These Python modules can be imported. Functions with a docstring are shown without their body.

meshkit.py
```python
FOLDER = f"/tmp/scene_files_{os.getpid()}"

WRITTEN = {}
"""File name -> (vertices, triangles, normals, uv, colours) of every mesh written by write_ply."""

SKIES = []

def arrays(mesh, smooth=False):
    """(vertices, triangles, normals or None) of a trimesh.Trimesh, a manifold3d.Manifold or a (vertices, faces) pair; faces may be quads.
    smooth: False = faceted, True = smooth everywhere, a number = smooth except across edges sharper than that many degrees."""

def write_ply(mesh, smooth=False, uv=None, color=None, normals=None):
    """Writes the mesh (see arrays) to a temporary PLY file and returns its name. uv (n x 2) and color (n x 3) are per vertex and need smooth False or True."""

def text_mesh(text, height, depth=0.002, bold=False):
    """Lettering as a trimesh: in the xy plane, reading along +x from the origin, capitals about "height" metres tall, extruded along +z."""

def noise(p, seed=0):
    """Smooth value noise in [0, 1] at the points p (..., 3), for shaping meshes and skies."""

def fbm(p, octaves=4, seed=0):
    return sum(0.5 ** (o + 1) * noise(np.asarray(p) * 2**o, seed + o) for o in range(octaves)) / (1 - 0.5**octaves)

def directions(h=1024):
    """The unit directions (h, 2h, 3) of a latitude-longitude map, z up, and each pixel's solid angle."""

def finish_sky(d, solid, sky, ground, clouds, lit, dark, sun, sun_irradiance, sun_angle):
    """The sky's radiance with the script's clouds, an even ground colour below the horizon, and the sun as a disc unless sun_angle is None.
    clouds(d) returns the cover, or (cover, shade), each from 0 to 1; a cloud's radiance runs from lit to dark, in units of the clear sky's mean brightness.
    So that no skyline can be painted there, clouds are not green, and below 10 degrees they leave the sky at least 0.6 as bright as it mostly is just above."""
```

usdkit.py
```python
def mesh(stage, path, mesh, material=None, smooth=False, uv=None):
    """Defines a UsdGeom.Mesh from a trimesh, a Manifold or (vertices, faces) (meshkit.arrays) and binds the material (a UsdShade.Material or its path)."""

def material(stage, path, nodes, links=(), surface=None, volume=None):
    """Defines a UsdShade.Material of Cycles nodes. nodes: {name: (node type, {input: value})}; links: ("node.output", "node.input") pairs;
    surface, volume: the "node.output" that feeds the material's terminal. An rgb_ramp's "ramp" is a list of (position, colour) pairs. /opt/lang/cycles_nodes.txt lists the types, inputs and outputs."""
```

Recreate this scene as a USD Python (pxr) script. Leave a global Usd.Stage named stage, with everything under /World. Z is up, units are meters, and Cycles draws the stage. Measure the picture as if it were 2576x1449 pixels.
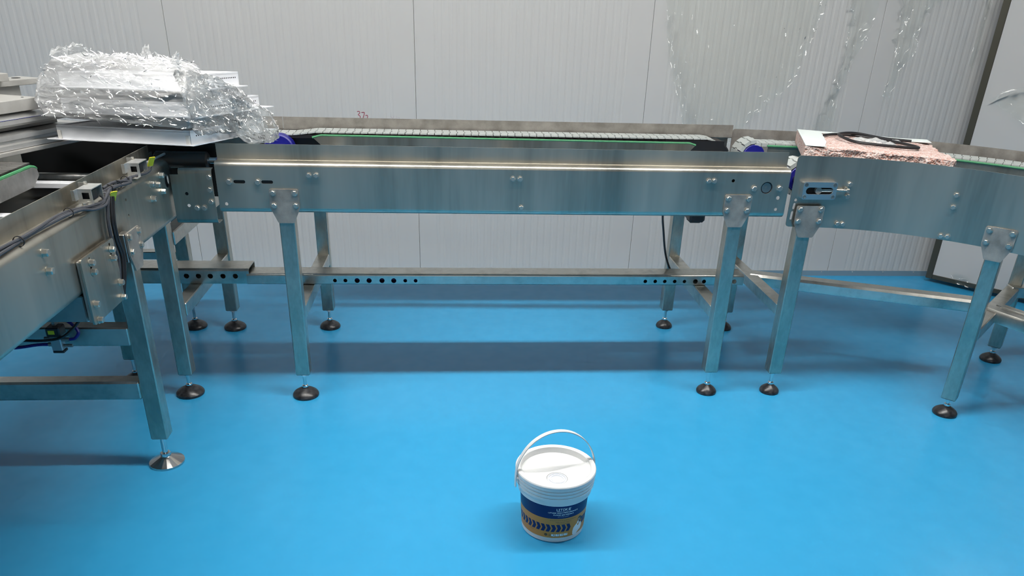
import math, random
import numpy as np
import trimesh, manifold3d
import shapely.geometry as sg
from shapely import affinity
from scipy.spatial import Delaunay
from pxr import Usd, UsdGeom, UsdLux, Gf, Sdf
import usdkit, meshkit

random.seed(7)
RNG = np.random.default_rng(7)
stage = Usd.Stage.CreateInMemory()
UsdGeom.SetStageUpAxis(stage, UsdGeom.Tokens.z)
UsdGeom.SetStageMetersPerUnit(stage, 1.0)
UsdGeom.Xform.Define(stage, '/World')
UsdGeom.Scope.Define(stage, '/World/Looks')

# ------------------------------------------------------------------ camera, exposure
EXPOSURE = 0.0
cam = UsdGeom.Camera.Define(stage, '/World/camera')
_R, _U, _F = (0.9969, -0.0728, 0.0283), (0.0076, 0.4513, 0.8924), (0.0777, 0.8894, -0.4504)
cam.AddTransformOp().Set(Gf.Matrix4d(*_R, 0, *_U, 0, *[-c for c in _F], 0, 0.0, 0.0, 1.36, 1))
cam.CreateHorizontalApertureAttr(36.0)
cam.CreateFocalLengthAttr(1935.0 / 2576.0 * 36.0)
cam.CreateVerticalApertureOffsetAttr(241.5 / 2576.0 * 36.0)
cam.CreateClippingRangeAttr(Gf.Vec2f(0.05, 100))
cam.CreateExposureAttr(EXPOSURE)
# lamps of the room: two rows of ceiling fixtures, (x, y) of their middles and strength of the diffuser
LAMP_Z, LAMP_L, LAMP_W = 2.86, 1.2, 0.11
LAMPS = [(-2.05, 1.95), (-0.75, 1.95), (0.5, 1.95), (1.75, 1.95), (0.3, -3.3)]
LAMP_POWER = 96.0
LAMP_COLOR = (1.0, 0.965, 0.91)

# ------------------------------------------------------------------ helpers
def M(name, nodes, links, surface):
    return usdkit.material(stage, '/World/Looks/' + name, nodes, links, surface=surface)

def plain(name, color, rough=0.5, metal=0.0, spec=0.5, **kw):
    return M(name, {'p': ('principled_bsdf', dict(base_color=color, roughness=rough, metallic=metal, specular_ior_level=spec, **kw))}, [], 'p.BSDF')

def steel(name, c0, c1, r0, r1, scale=6.0, stretch=(1, 1, 1), bump=0.0, metal=1.0):
    """stainless steel: blotchy tone and gloss from noise"""
    n = {'g': ('geometry', {}), 'm': ('mapping', dict(scale=stretch)),
         'n': ('noise_texture', dict(scale=scale, detail=5, roughness=0.6)),
         'c': ('rgb_ramp', dict(ramp=[(0.3, c0), (0.7, c1)])),
         'r': ('map_range', dict(from_min=0.3, from_max=0.7, to_min=r0, to_max=r1, clamp=True)),
         'p': ('principled_bsdf', dict(metallic=metal))}
    l = [('g.position', 'm.vector'), ('m.vector', 'n.vector'), ('n.fac', 'c.fac'), ('n.fac', 'r.value'),
         ('c.color', 'p.base_color'), ('r.result', 'p.roughness')]
    if bump:
        n['b'] = ('bump', dict(strength=bump, distance=0.002)); l += [('n.fac', 'b.height'), ('b.normal', 'p.normal')]
    return M(name, n, l, 'p.BSDF')

used = {}
def uniq(parent, name):
    k = used.get((parent, name), 0); used[(parent, name)] = k + 1
    return parent + '/' + (name if k == 0 else f'{name}_{k:03d}')

ORIGIN = {}
def tag(prim, label=None, cat=None, group=None, kind=None):
    for k, v in (('label', label), ('category', cat), ('group', group), ('kind', kind)):
        if v: prim.SetCustomDataByKey(k, v)

def thing(name, label=None, cat=None, loc=(0, 0, 0), group=None, kind=None):
    path = uniq('/World', name)
    x = UsdGeom.Xform.Define(stage, path); x.AddTranslateOp().Set(Gf.Vec3d(*map(float, loc)))
    ORIGIN[path] = np.array(loc, float)
    tag(x.GetPrim(), label, cat, group, kind)
    return path

def part(parent, name, mesh, mat, label=None, smooth=30, kind=None):
    """mesh is in world coordinates; becomes a Mesh prim under the thing (or under a part, as a sub-part)"""
    path = uniq(parent, name)
    o = ORIGIN[parent]; ORIGIN[path] = o
    if hasattr(mesh, 'to_mesh'):
        mm = mesh.to_mesh(); mesh = trimesh.Trimesh(mm.vert_properties[:, :3], mm.tri_verts, process=False)
    mesh = mesh.copy(); mesh.vertices = mesh.vertices - o
    p = usdkit.mesh(stage, path, mesh, mat, smooth)
    tag(p.GetPrim(), label, None, None, kind)
    return path

def solo(name, mesh, mat, label=None, cat=None, group=None, kind=None, smooth=30):
    path = uniq('/World', name)
    if hasattr(mesh, 'to_mesh'):
        mm = mesh.to_mesh(); mesh = trimesh.Trimesh(mm.vert_properties[:, :3], mm.tri_verts, process=False)
    p = usdkit.mesh(stage, path, mesh, mat, smooth); ORIGIN[path] = np.zeros(3)
    tag(p.GetPrim(), label, cat, group, kind)
    return path

cat_ = trimesh.util.concatenate
V = lambda *a: np.array(a, float)

def box(x0, x1, y0, y1, z0, z1, bev=0.0):
    a, b, c = x1 - x0, y1 - y0, z1 - z0
    if bev <= 0 or bev * 2 >= min(a, b, c):
        m = trimesh.creation.box((a, b, c))
    else:
        pts = []
        for sx in (-1, 1):
            for sy in (-1, 1):
                for sz in (-1, 1):
                    for k in range(3):
                        d = [bev, bev, bev]; d[k] = 0
                        pts.append((sx * (a / 2 - d[0]), sy * (b / 2 - d[1]), sz * (c / 2 - d[2])))
        m = trimesh.convex.convex_hull(np.array(pts))
    m.apply_translation(((x0 + x1) / 2, (y0 + y1) / 2, (z0 + z1) / 2))
    return m

def frame_T(o, ex, ey, ez):
    T = np.eye(4); T[:3, 0], T[:3, 1], T[:3, 2], T[:3, 3] = ex, ey, ez, o
    return T

def prism(poly, o, ex, ey, depth):
    """polygon in the plane o + a ex + b ey, extruded by depth along ex x ey"""
    ex, ey = np.asarray(ex, float), np.asarray(ey, float)
    polys = getattr(poly, 'geoms', [poly])
    m = cat_([trimesh.creation.extrude_polygon(p, abs(depth), engine='earcut') for p in polys])
    ez = np.cross(ex, ey)
    if depth < 0: m.apply_translation((0, 0, depth))
    m.apply_transform(frame_T(np.asarray(o, float), ex, ey, ez))
    if np.dot(np.cross(ex, ey), ez) < 0: m.invert()
    return m

X, Y, Z = V(1, 0, 0), V(0, 1, 0), V(0, 0, 1)

def sweep_profile(line, t, o, ex, ey, length, caps=True):
    """sheet metal: a centre line in (a, b), thickness t, extruded"""
    poly = sg.LineString(line).buffer(t / 2, cap_style=2, join_style=2)
    return prism(poly, o, ex, ey, length)

def arc(cx, cy, r, a0, a1, n=8):
    return [(cx + r * math.cos(math.radians(a0 + (a1 - a0) * i / n)), cy + r * math.sin(math.radians(a0 + (a1 - a0) * i / n))) for i in range(n + 1)]

def smooth_path(pts, n=8):
    """Catmull-Rom through the points"""
    P = np.asarray(pts, float); P = np.vstack([2 * P[0] - P[1], P, 2 * P[-1] - P[-2]]); out = []
    for i in range(1, len(P) - 2):
        for t in np.arange(n) / n:
            a, b, c, d = P[i - 1], P[i], P[i + 1], P[i + 2]
            out.append(0.5 * ((2 * b) + (-a + c) * t + (2 * a - 5 * b + 4 * c - d) * t * t + (-a + 3 * b - 3 * c + d) * t ** 3))
    out.append(P[-2]); return np.array(out)

def tube(pts, r, n=8, smoothen=0):
    P = smooth_path(pts, smoothen) if smoothen else np.asarray(pts, float)
    T = np.gradient(P, axis=0); T /= np.linalg.norm(T, axis=1, keepdims=True) + 1e-12
    up = V(0, 0, 1) if abs(T[0][2]) < 0.9 else V(1, 0, 0)
    u = np.cross(up, T[0]); u /= np.linalg.norm(u); vs = []
    rr = np.broadcast_to(np.asarray(r, float), (len(P),))
    for p, t, q in zip(P, T, rr):
        u = u - t * (u @ t); u /= np.linalg.norm(u); w = np.cross(t, u)
        for k in range(n):
            a = 2 * math.pi * k / n; vs.append(p + q * (u * math.cos(a) + w * math.sin(a)))
    f = []
    for i in range(len(P) - 1):
        for k in range(n):
            a, b = i * n + k, i * n + (k + 1) % n
            f += [[a, b, b + n], [a, b + n, a + n]]
    vs += [P[0], P[-1]]; c0, c1 = len(vs) - 2, len(vs) - 1
    for k in range(n):
        f += [[c0, (k + 1) % n, k], [c1, (len(P) - 1) * n + k, (len(P) - 1) * n + (k + 1) % n]]
    return trimesh.Trimesh(np.array(vs), np.array(f), process=False)

def lathe(prof, o=(0, 0, 0), n=32, axis=None):
    m = trimesh.creation.revolve(np.array(prof, float), sections=n)
    if axis is not None:
        m.apply_transform(trimesh.geometry.align_vectors(Z, np.asarray(axis, float)))
    m.apply_translation(o); return m

def cyl(p0, p1, r, n=20):
    return trimesh.creation.cylinder(radius=r, segment=(np.asarray(p0, float), np.asarray(p1, float)), sections=n)

def man(m):
    m = trimesh.Trimesh(m.vertices, m.faces, process=True)
    return manifold3d.Manifold(manifold3d.Mesh(np.asarray(m.vertices, np.float32), np.asarray(m.faces, np.uint32)))

def cut(m, tools):
    a = man(m)
    for t in tools: a = a - man(t)
    mm = a.to_mesh()
    return trimesh.Trimesh(mm.vert_properties[:, :3], mm.tri_verts, process=False)

def rrect(a0, a1, b0, b1, r):
    return sg.box(a0 + r, b0 + r, a1 - r, b1 - r).buffer(r, quad_segs=4)

def bolt_mesh(p, n, r=0.0085, h=0.007, washer=True, rot=0.0):
    """hex bolt head on a washer; p on the surface, n outward"""
    n = np.asarray(n, float) / np.linalg.norm(n)
    ms = []
    if washer:
        ms.append(lathe([(0, 0), (r * 1.25, 0), (r * 1.25, 0.0015), (0, 0.0015)], n=16))
    hexa = [(r * math.cos(math.radians(60 * i)), r * math.sin(math.radians(60 * i))) for i in range(6)]
    hx = trimesh.creation.extrude_polygon(sg.Polygon(hexa), h * 0.8, engine='earcut'); hx.apply_translation((0, 0, 0.0015 if washer else 0))
    top = trimesh.convex.convex_hull(np.array([(x, y, 0) for x, y in hexa] + [(x * 0.85, y * 0.85, h * 0.2) for x, y in hexa]))
    top.apply_translation((0, 0, h * 0.8 + (0.0015 if washer else 0)))
    m = cat_(ms + [hx, top])
    m.apply_transform(trimesh.transformations.rotation_matrix(rot, Z))
    m.apply_transform(trimesh.geometry.align_vectors(Z, n)); m.apply_translation(p)
    return m

# ------------------------------------------------------------------ materials
WALL = M('wall_white_steel', {'p': ('principled_bsdf', dict(base_color=(0.50, 0.50, 0.495), roughness=0.36, specular_ior_level=0.5))}, [], 'p.BSDF')
CEIL = plain('ceiling_grey_white', (0.40, 0.40, 0.40), 0.6)
ROOM = plain('room_wall_grey', (0.32, 0.32, 0.32), 0.5)
FLOOR = M('floor_blue_epoxy', {
    'g': ('geometry', {}), 'n': ('noise_texture', dict(scale=1.3, detail=3, roughness=0.5)),
    'c': ('rgb_ramp', dict(ramp=[(0.3, (0.030, 0.320, 0.610)), (0.7, (0.033, 0.332, 0.622))])),
    'n2': ('noise_texture', dict(scale=14, detail=4)), 'r': ('map_range', dict(from_min=0.3, from_max=0.7, to_min=0.27, to_max=0.30, clamp=True)),
    'n3': ('noise_texture', dict(scale=5, detail=2)), 'b': ('bump', dict(strength=0.04, distance=0.003)),
    'p': ('principled_bsdf', dict(specular_ior_level=0.5))},
    [('g.position', 'n.vector'), ('g.position', 'n2.vector'), ('g.position', 'n3.vector'), ('n.fac', 'c.fac'), ('c.color', 'p.base_color'),
     ('n2.fac', 'r.value'), ('r.result', 'p.roughness'), ('n3.fac', 'b.height'), ('b.normal', 'p.normal')], 'p.BSDF')
STEEL = steel('steel_brushed_panel', (0.355, 0.335, 0.285), (0.515, 0.49, 0.425), 0.26, 0.44, 5.0, (1, 1, 0.10), metal=0.92)
LEGST = steel('steel_tube', (0.40, 0.39, 0.34), (0.52, 0.51, 0.45), 0.22, 0.36, 9.0, (1, 1, 0.4), metal=0.92)
DULL = steel('steel_pickled_plate', (0.27, 0.25, 0.225), (0.42, 0.395, 0.36), 0.42, 0.58, 22.0, metal=0.62)
BOLT = plain('steel_bolt', (0.54, 0.52, 0.47), 0.32, 0.88)
BEAM = steel('steel_beam', (0.52, 0.51, 0.47), (0.66, 0.65, 0.60), 0.28, 0.42, 7.0)
CHANNEL = steel('steel_channel_grey', (0.52, 0.51, 0.48), (0.62, 0.61, 0.58), 0.40, 0.52, 16.0, metal=0.55)
CHROME = plain('chrome', (0.72, 0.72, 0.72), 0.16, 1.0)
ALU = plain('aluminium_cast', (0.70, 0.72, 0.73), 0.36, 1.0)
GREYST = steel('steel_grey_dull', (0.30, 0.29, 0.275), (0.42, 0.41, 0.39), 0.36, 0.5, 16.0)
BRIGHT = steel('steel_bright', (0.62, 0.62, 0.60), (0.76, 0.76, 0.74), 0.26, 0.38, 10.0, metal=0.8)
ALUBAR = steel('aluminium_bar', (0.56, 0.56, 0.55), (0.66, 0.66, 0.65), 0.34, 0.44, 12.0, metal=0.6)
RUBBER = M('rubber_black', {'g': ('geometry', {}), 'n': ('noise_texture', dict(scale=60, detail=3)), 'c': ('rgb_ramp', dict(ramp=[(0.4, (0.012, 0.012, 0.014)), (0.75, (0.05, 0.05, 0.055))])),
    'p': ('principled_bsdf', dict(roughness=0.32))}, [('g.position', 'n.vector'), ('n.fac', 'c.fac'), ('c.color', 'p.base_color')], 'p.BSDF')
BLACK = plain('black_plastic', (0.012, 0.012, 0.014), 0.4)
DARKBED = plain('dark_bed', (0.02, 0.021, 0.022), 0.35, 0.3)
CABLE = plain('cable_grey', (0.045, 0.048, 0.058), 0.42)
BLUEPL = plain('blue_plastic', (0.008, 0.009, 0.20), 0.4)
GREEN = plain('green_guide', (0.06, 0.25, 0.11), 0.45)
LINK = plain('chain_link_white', (0.40, 0.43, 0.42), 0.45)
WHITE = plain('white_powder_coat', (0.78, 0.79, 0.82), 0.42)
CREAM = plain('cream_plastic', (0.72, 0.70, 0.66), 0.5)
YELLOW = plain('yellow_tag', (0.75, 0.62, 0.01), 0.5)
OLIVE = plain('olive_bronze_frame', (0.075, 0.072, 0.055), 0.38, 0.4)
BUCKETW = plain('bucket_white_plastic', (0.70, 0.71, 0.71), 0.36)
GOLD = plain('label_gold_print', (0.56, 0.235, 0.05), 0.40, 0.0, 0.3)
NAVY = plain('label_navy_print', (0.005, 0.012, 0.10), 0.40, 0.0, 0.3)
PRINTW = plain('label_white_print', (0.75, 0.77, 0.78), 0.4)
PRINTD = plain('label_dark_print', (0.03, 0.025, 0.02), 0.4)
PRINTB = plain('label_brown_print', (0.20, 0.095, 0.03), 0.45)
SKIN = plain('label_skin_print', (0.40, 0.26, 0.18), 0.45)
REDPEN = plain('red_marker', (0.30, 0.02, 0.05), 0.5)
TRIMB = plain('skirting_blue_grey', (0.16, 0.27, 0.36), 0.32, 0.25)
HOLE = plain('dark_hole', (0.004, 0.004, 0.004), 0.8)
FACING = plain('foam_facing_white', (0.70, 0.76, 0.75), 0.45)
FOAM = M('foam_pink', {'g': ('geometry', {}), 'v': ('voronoi_texture', dict(scale=150)), 'n': ('noise_texture', dict(scale=35, detail=4)),
    'm': ('mix_float', dict(fac=0.45)), 'c': ('rgb_ramp', dict(ramp=[(0.20, (0.32, 0.17, 0.14)), (0.34, (0.52, 0.27, 0.21)), (0.48, (0.60, 0.44, 0.40)), (0.66, (0.70, 0.60, 0.57))])),
    'b': ('bump', dict(strength=0.8, distance=0.004)), 'p': ('principled_bsdf', dict(roughness=0.75, specular_ior_level=0.3))},
    [('g.position', 'v.vector'), ('g.position', 'n.vector'), ('v.distance', 'm.a'), ('n.fac', 'm.b'), ('m.result', 'c.fac'), ('c.color', 'p.base_color'),
     ('v.distance', 'b.height'), ('b.normal', 'p.normal')], 'p.BSDF')

def film(name, haze, tint, rough, scale, strength, fb, streak=(1, 1, 1), rot=(0, 0, 0), vor=0.45):
    """thin clear film: transparent, glossy by its facing angle, a little milky; creases as fine relief"""
    return M(name, {
        'g': ('geometry', {}), 'm': ('mapping', dict(scale=streak, rotation=rot)),
        'n': ('noise_texture', dict(scale=scale, detail=4, roughness=0.6, distortion=1.2)),
        'v': ('voronoi_texture', dict(scale=scale * 1.3)), 'mh': ('mix_float', dict(fac=vor)),
        'b': ('bump', dict(strength=strength, distance=0.01)), 'f': ('layer_weight', dict(blend=fb)),
        't': ('transparent_bsdf', dict(color=tint)), 'gl': ('glossy_bsdf', dict(color=(0.95, 0.95, 0.95), roughness=rough)),
        'd': ('principled_bsdf', dict(base_color=(0.88, 0.89, 0.89), roughness=0.35)),
        'a': ('mix_closure', {}), 'h': ('mix_closure', dict(fac=haze))},
        [('g.position', 'm.vector'), ('m.vector', 'n.vector'), ('m.vector', 'v.vector'), ('n.fac', 'mh.a'), ('v.distance', 'mh.b'), ('mh.result', 'b.height'),
         ('b.normal', 'gl.normal'), ('b.normal', 'f.normal'), ('b.normal', 'd.normal'), ('f.fresnel', 'a.fac'),
         ('t.BSDF', 'a.closure1'), ('gl.BSDF', 'a.closure2'), ('a.closure', 'h.closure1'), ('d.BSDF', 'h.closure2')], 'h.closure')
FILM_BAG = film('film_bag', 0.27, (0.975, 0.98, 0.98), 0.12, 17, 0.6, 0.36, (1.0, 1.6, 3.4), (0.5, 0.45, 0.2), 0.3)
FILM_TAIL = film('film_bag_tail', 0.09, (0.97, 0.985, 0.985), 0.12, 22, 0.7, 0.30, (1.8, 1.2, 2.0), (0.3, 0.9, 0.2), 0.4)
FILM_WALL = film('film_wall', 0.02, (0.955, 0.97, 0.962), 0.11, 13, 0.5, 0.12, (1.6, 1, 0.7), (0, 0, 0), 0.3)
FILM_FOLD = film('film_fold', 0.05, (0.97, 0.98, 0.98), 0.13, 30, 0.25, 0.42)
FILM_SCRAP = film('film_scrap', 0.35, (0.95, 0.96, 0.95), 0.15, 40, 0.6, 0.3)
LAMP = M('lamp_diffuser', {'e': ('emission', dict(color=LAMP_COLOR, strength=LAMP_POWER))}, [], 'e.emission')

# ------------------------------------------------------------------ the room
WY = 4.02           # face of the back wall
solo('floor', box(-4.6, 4.6, -4.6, 4.4, -0.05, 0.0), FLOOR, kind='structure')
solo('ceiling', box(-4.6, 4.6, -4.6, 4.4, 3.0, 3.05), CEIL, kind='structure')
solo('wall_left', box(-4.65, -4.6, -4.6, 4.4, 0, 3.0), ROOM, kind='structure')
solo('wall_right', box(4.6, 4.65, -4.6, 4.4, 0, 3.0), ROOM, kind='structure')
solo('wall_front', box(-4.6, 4.6, -4.65, -4.6, 0, 3.0), ROOM, kind='structure')

PW = 1.1416
def wall_panel(x0, x1):
    """sandwich panel: smooth margins, shallow ribs between, a groove at each seam; profile in (x, y), extruded up"""
    pts = [(x0 + 0.0006, WY + 0.006), (x0 + 0.0006, WY + 0.0015), (x0 + 0.002, WY)]
    a, b = x0 + 0.092, x1 - 0.092
    n = 27; p = (b - a) / n
    for i in range(n):
        u = a + i * p
        pts += [(u, WY), (u + 0.0045, WY + 0.0009), (u + p * 0.25, WY + 0.0012), (u + p * 0.5 - 0.0045, WY + 0.0009), (u + p * 0.5, WY)]
    pts += [(x1 - 0.002, WY), (x1 - 0.0006, WY + 0.0015), (x1 - 0.0006, WY + 0.006), (x1 - 0.0006, WY + 0.05), (x0 + 0.0006, WY + 0.05)]
    return prism(sg.Polygon(pts), (0, 0, 0), X, Y, 3.0)
wb = thing('wall_back', loc=(0, WY, 0), kind='structure')
for k in range(-2, 5):
    x0 = -1.3078 + PW * k
    part(wb, 'panel', wall_panel(x0, x0 + PW), WALL, smooth=False)
part(wb, 'backing', box(-3.6, 4.4, WY + 0.051, WY + 0.06, 0, 3.0), ROOM, smooth=False)

def strokes(lines, w, y):
    ms = []
    for ln in lines:
        P = smooth_path([(a, 0, b) for a, b in ln], 5)[:, [0, 2]]
        poly = sg.LineString(P).buffer(w / 2)
        ms.append(prism(poly, (0, y, 0), X, Z, 0.0006))
    return cat_(ms)
red = [[(-0.4538, 0.8312), (-0.4445, 0.8318), (-0.4425, 0.824), (-0.4500, 0.8165), (-0.4410, 0.8090), (-0.4440, 0.797), (-0.453, 0.795)],
       [(-0.4330, 0.8268), (-0.4235, 0.8278), (-0.4195, 0.8245), (-0.4270, 0.803), (-0.431, 0.785)],
       [(-0.4150, 0.8135), (-0.4085, 0.8150), (-0.4045, 0.810), (-0.4080, 0.798), (-0.416, 0.785), (-0.402, 0.784)]]
part(wb, 'handwriting', strokes(red, 0.0026, WY - 0.0002), REDPEN, 'red marker figures written by hand on the wall panel')
faint = [[(-0.292, 0.812), (-0.282, 0.800), (-0.272, 0.786)], [(-0.276, 0.814), (-0.286, 0.792)], [(-0.262, 0.812), (-0.270, 0.788)], [(-0.258, 0.806), (-0.25, 0.806), (-0.252, 0.79)]]
part(wb, 'handwriting', strokes(faint, 0.0014, WY - 0.0002), plain('faint_marker', (0.42, 0.36, 0.40), 0.5), 'faint pen marks on the wall panel')

bb = thing('baseboard_back', loc=(0, WY, 0), kind='structure')
part(bb, 'skirting', prism(sg.Polygon([(WY - 0.012, 0), (WY - 0.004, 0.0265), (WY + 0.002, 0.0265), (WY + 0.002, 0)]), (-3.59, 0, 0), Y, Z, 7.9), TRIMB)
for x in np.arange(-3.5, 2.7, 0.18):
    part(bb, 'rivet', lathe([(0, 0.003), (0.002, 0.0025), (0.0035, 0)], (x + 0.001, WY - 0.0065, 0.021), 10, V(0, -1, 0.25)), BRIGHT)

# door leaf standing open in front of the back wall
DP, DA = V(2.64, 3.922, 0), math.radians(-47)
dx, dn = V(math.cos(DA), math.sin(DA), 0), V(math.sin(DA), -math.cos(DA), 0)   # along the leaf, out of its face
dr = thing('door_1', loc=DP, kind='structure')
def dbox(a0, a1, z0, z1, d0, d1, bev=0.0):
    m = box(a0, a1, d0, d1, z0, z1, bev)
    m.apply_transform(frame_T(DP, dx, -dn, Z)); return m
part(dr, 'door_panel', dbox(0.033, 0.93, 0.047, 2.05, -0.001, 0.045), WALL, 'white steel faced door leaf', smooth=False)
part(dr, 'frame_stile', dbox(0.0, 0.033, 0.0225, 2.08, -0.004, 0.05, 0.002), OLIVE)
part(dr, 'frame_stile', dbox(0.93, 0.963, 0.0225, 2.08, -0.004, 0.05, 0.002), OLIVE)
part(dr, 'frame_rail', dbox(0.033, 0.93, 0.0225, 0.047, -0.004, 0.05, 0.002), OLIVE)
part(dr, 'frame_rail', dbox(0.033, 0.93, 2.05, 2.08, -0.004, 0.05, 0.002), OLIVE)

LAMP_AT = ['above the stacked steel channels', 'above the corner between the left and straight conveyors', 'above the middle of the straight conveyor', 'above the curved conveyor', 'alone near the front wall, behind the viewer']
for i, (lx, ly) in enumerate(LAMPS):
    t = thing('ceiling_light', 'white linear ceiling light ' + LAMP_AT[i], 'ceiling light', (lx, ly, LAMP_Z), group='linear ceiling lights')
    part(t, 'housing', box(lx - LAMP_L / 2 - 0.01, lx + LAMP_L / 2 + 0.01, ly - LAMP_W / 2 - 0.01, ly + LAMP_W / 2 + 0.01, LAMP_Z + 0.012, 3.0, 0.004), WHITE)
    part(t, 'diffuser', box(lx - LAMP_L / 2, lx + LAMP_L / 2, ly - LAMP_W / 2, ly + LAMP_W / 2, LAMP_Z, LAMP_Z + 0.012), LAMP)

# ------------------------------------------------------------------ conveyor pieces
def leg(parent, c, ztop, h, pad_r, name='leg', pad='black', ang=0.0, w=0.05, zbot=0.094, rod=0.0065):
    """square tube leg with a levelling foot; the foot, its rod and nut are sub-parts"""
    cx, cy = c
    t = box(-w / 2, w / 2, -w / 2, w / 2, zbot, ztop, 0.003)
    t.apply_transform(trimesh.transformations.rotation_matrix(ang, Z)); t.apply_translation((cx, cy, 0))
    L = part(parent, name, t, LEGST)
    r = pad_r
    if pad == 'black':
        prof = [(0, 0), (r * 0.97, 0), (r, 0.004), (r * 0.99, 0.009), (r * 0.88, 0.0165), (r * 0.66, 0.024), (r * 0.40, 0.0305), (r * 0.27, 0.034), (r * 0.25, 0.037), (0, 0.037)]
        part(L, 'foot_pad', lathe(prof, (cx, cy, 0), 36), RUBBER, 'black domed rubber foot')
        z0 = 0.036
    else:
        n = 20; prof = [(0, 0), (r, 0), (r, 0.007), (r * 0.30, 0.026), (r * 0.26, 0.028), (0, 0.028)]
        part(L, 'foot_pad', lathe(prof, (cx, cy, 0), n), plain('chrome_foot', (0.55, 0.54, 0.53), 0.2, 1.0), 'chrome facetted conical foot', smooth=False)
        z0 = 0.027
    part(L, 'foot_collar', lathe([(0, 0), (rod * 1.75, 0), (rod * 1.75, 0.006), (rod * 1.3, 0.009), (0, 0.009)], (cx, cy, z0), 16), CHROME)
    part(L, 'foot_rod', cyl((cx, cy, z0), (cx, cy, zbot + 0.005), rod, 14), CHROME)
    hexa = sg.Polygon([(rod * 1.9 * math.cos(math.radians(60 * i + 10)), rod * 1.9 * math.sin(math.radians(60 * i + 10))) for i in range(6)])
    zn = zbot - 0.009 if pad == 'black' else z0 + 0.002
    part(L, 'nut', prism(hexa, (cx, cy, zn), X, Y, 0.009), CHROME, smooth=False)
    return L

def bracket(parent, o, ex, name='leg_bracket', h=0.1, w=0.095, neck=0.052, low=0.112, d=0.005, bolt_r=0.0085, mat=None, holes=None):
    """leg bracket plate: wide rounded top, tapering to the leg; o = middle of the top edge on the outer face, ex along the conveyor; outward = ex x Z negative"""
    ex = np.asarray(ex, float); out = np.cross(ex, Z)          # outward normal
    s = w / 2
    body = sg.Polygon([(-s, -0.063), (-s, 0), (s, 0), (s, -0.063), (neck / 2, -low), (-neck / 2, -low)])
    body = body.buffer(-0.007).buffer(0.007, quad_segs=4)
    m = prism(body, np.asarray(o) - out * d, ex, Z, d) if np.dot(np.cross(ex, Z), out) > 0 else prism(body, np.asarray(o) - out * d, ex, Z, -d)
    B = part(parent, name, m, mat or DULL)
    for a, b in ((-s + 0.0125, -0.012), (s - 0.0125, -0.012), (-s + 0.0125, -0.053), (s - 0.0125, -0.053)):
        part(B, 'bolt', bolt_mesh(np.asarray(o) + ex * a + Z * b, out, bolt_r, 0.006, True, random.random()), BOLT, smooth=False)
    return B

def chain_link(p, t, side, up, L, W, th, mat, skirt=0.0):
    """flat chain plate; p middle of top, t along, side across"""
    a, b = L / 2 - 0.0014, W / 2
    poly = sg.Polygon([(-a, -b), (a, -b), (a, -b * 0.25), (a + 0.004, -b * 0.18), (a + 0.004, b * 0.18), (a, b * 0.25), (a, b), (-a, b), (-a, b * 0.27), (-a + 0.0035, b * 0.2), (-a + 0.0035, -b * 0.2), (-a, -b * 0.27)])
    m = prism(poly, p - up * th, t, side, th) if np.dot(np.cross(t, side), up) > 0 else prism(poly, p, t, side, th)
    ms = [m]
    if skirt:
        for s in (-1, 1):
            k = trimesh.creation.box((L * 0.92, 0.012, skirt)); k.apply_transform(frame_T(p + side * s * (b - 0.006) - up * (th + skirt / 2), t, side, np.cross(t, side))); ms.append(k)
    return cat_(ms)

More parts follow.
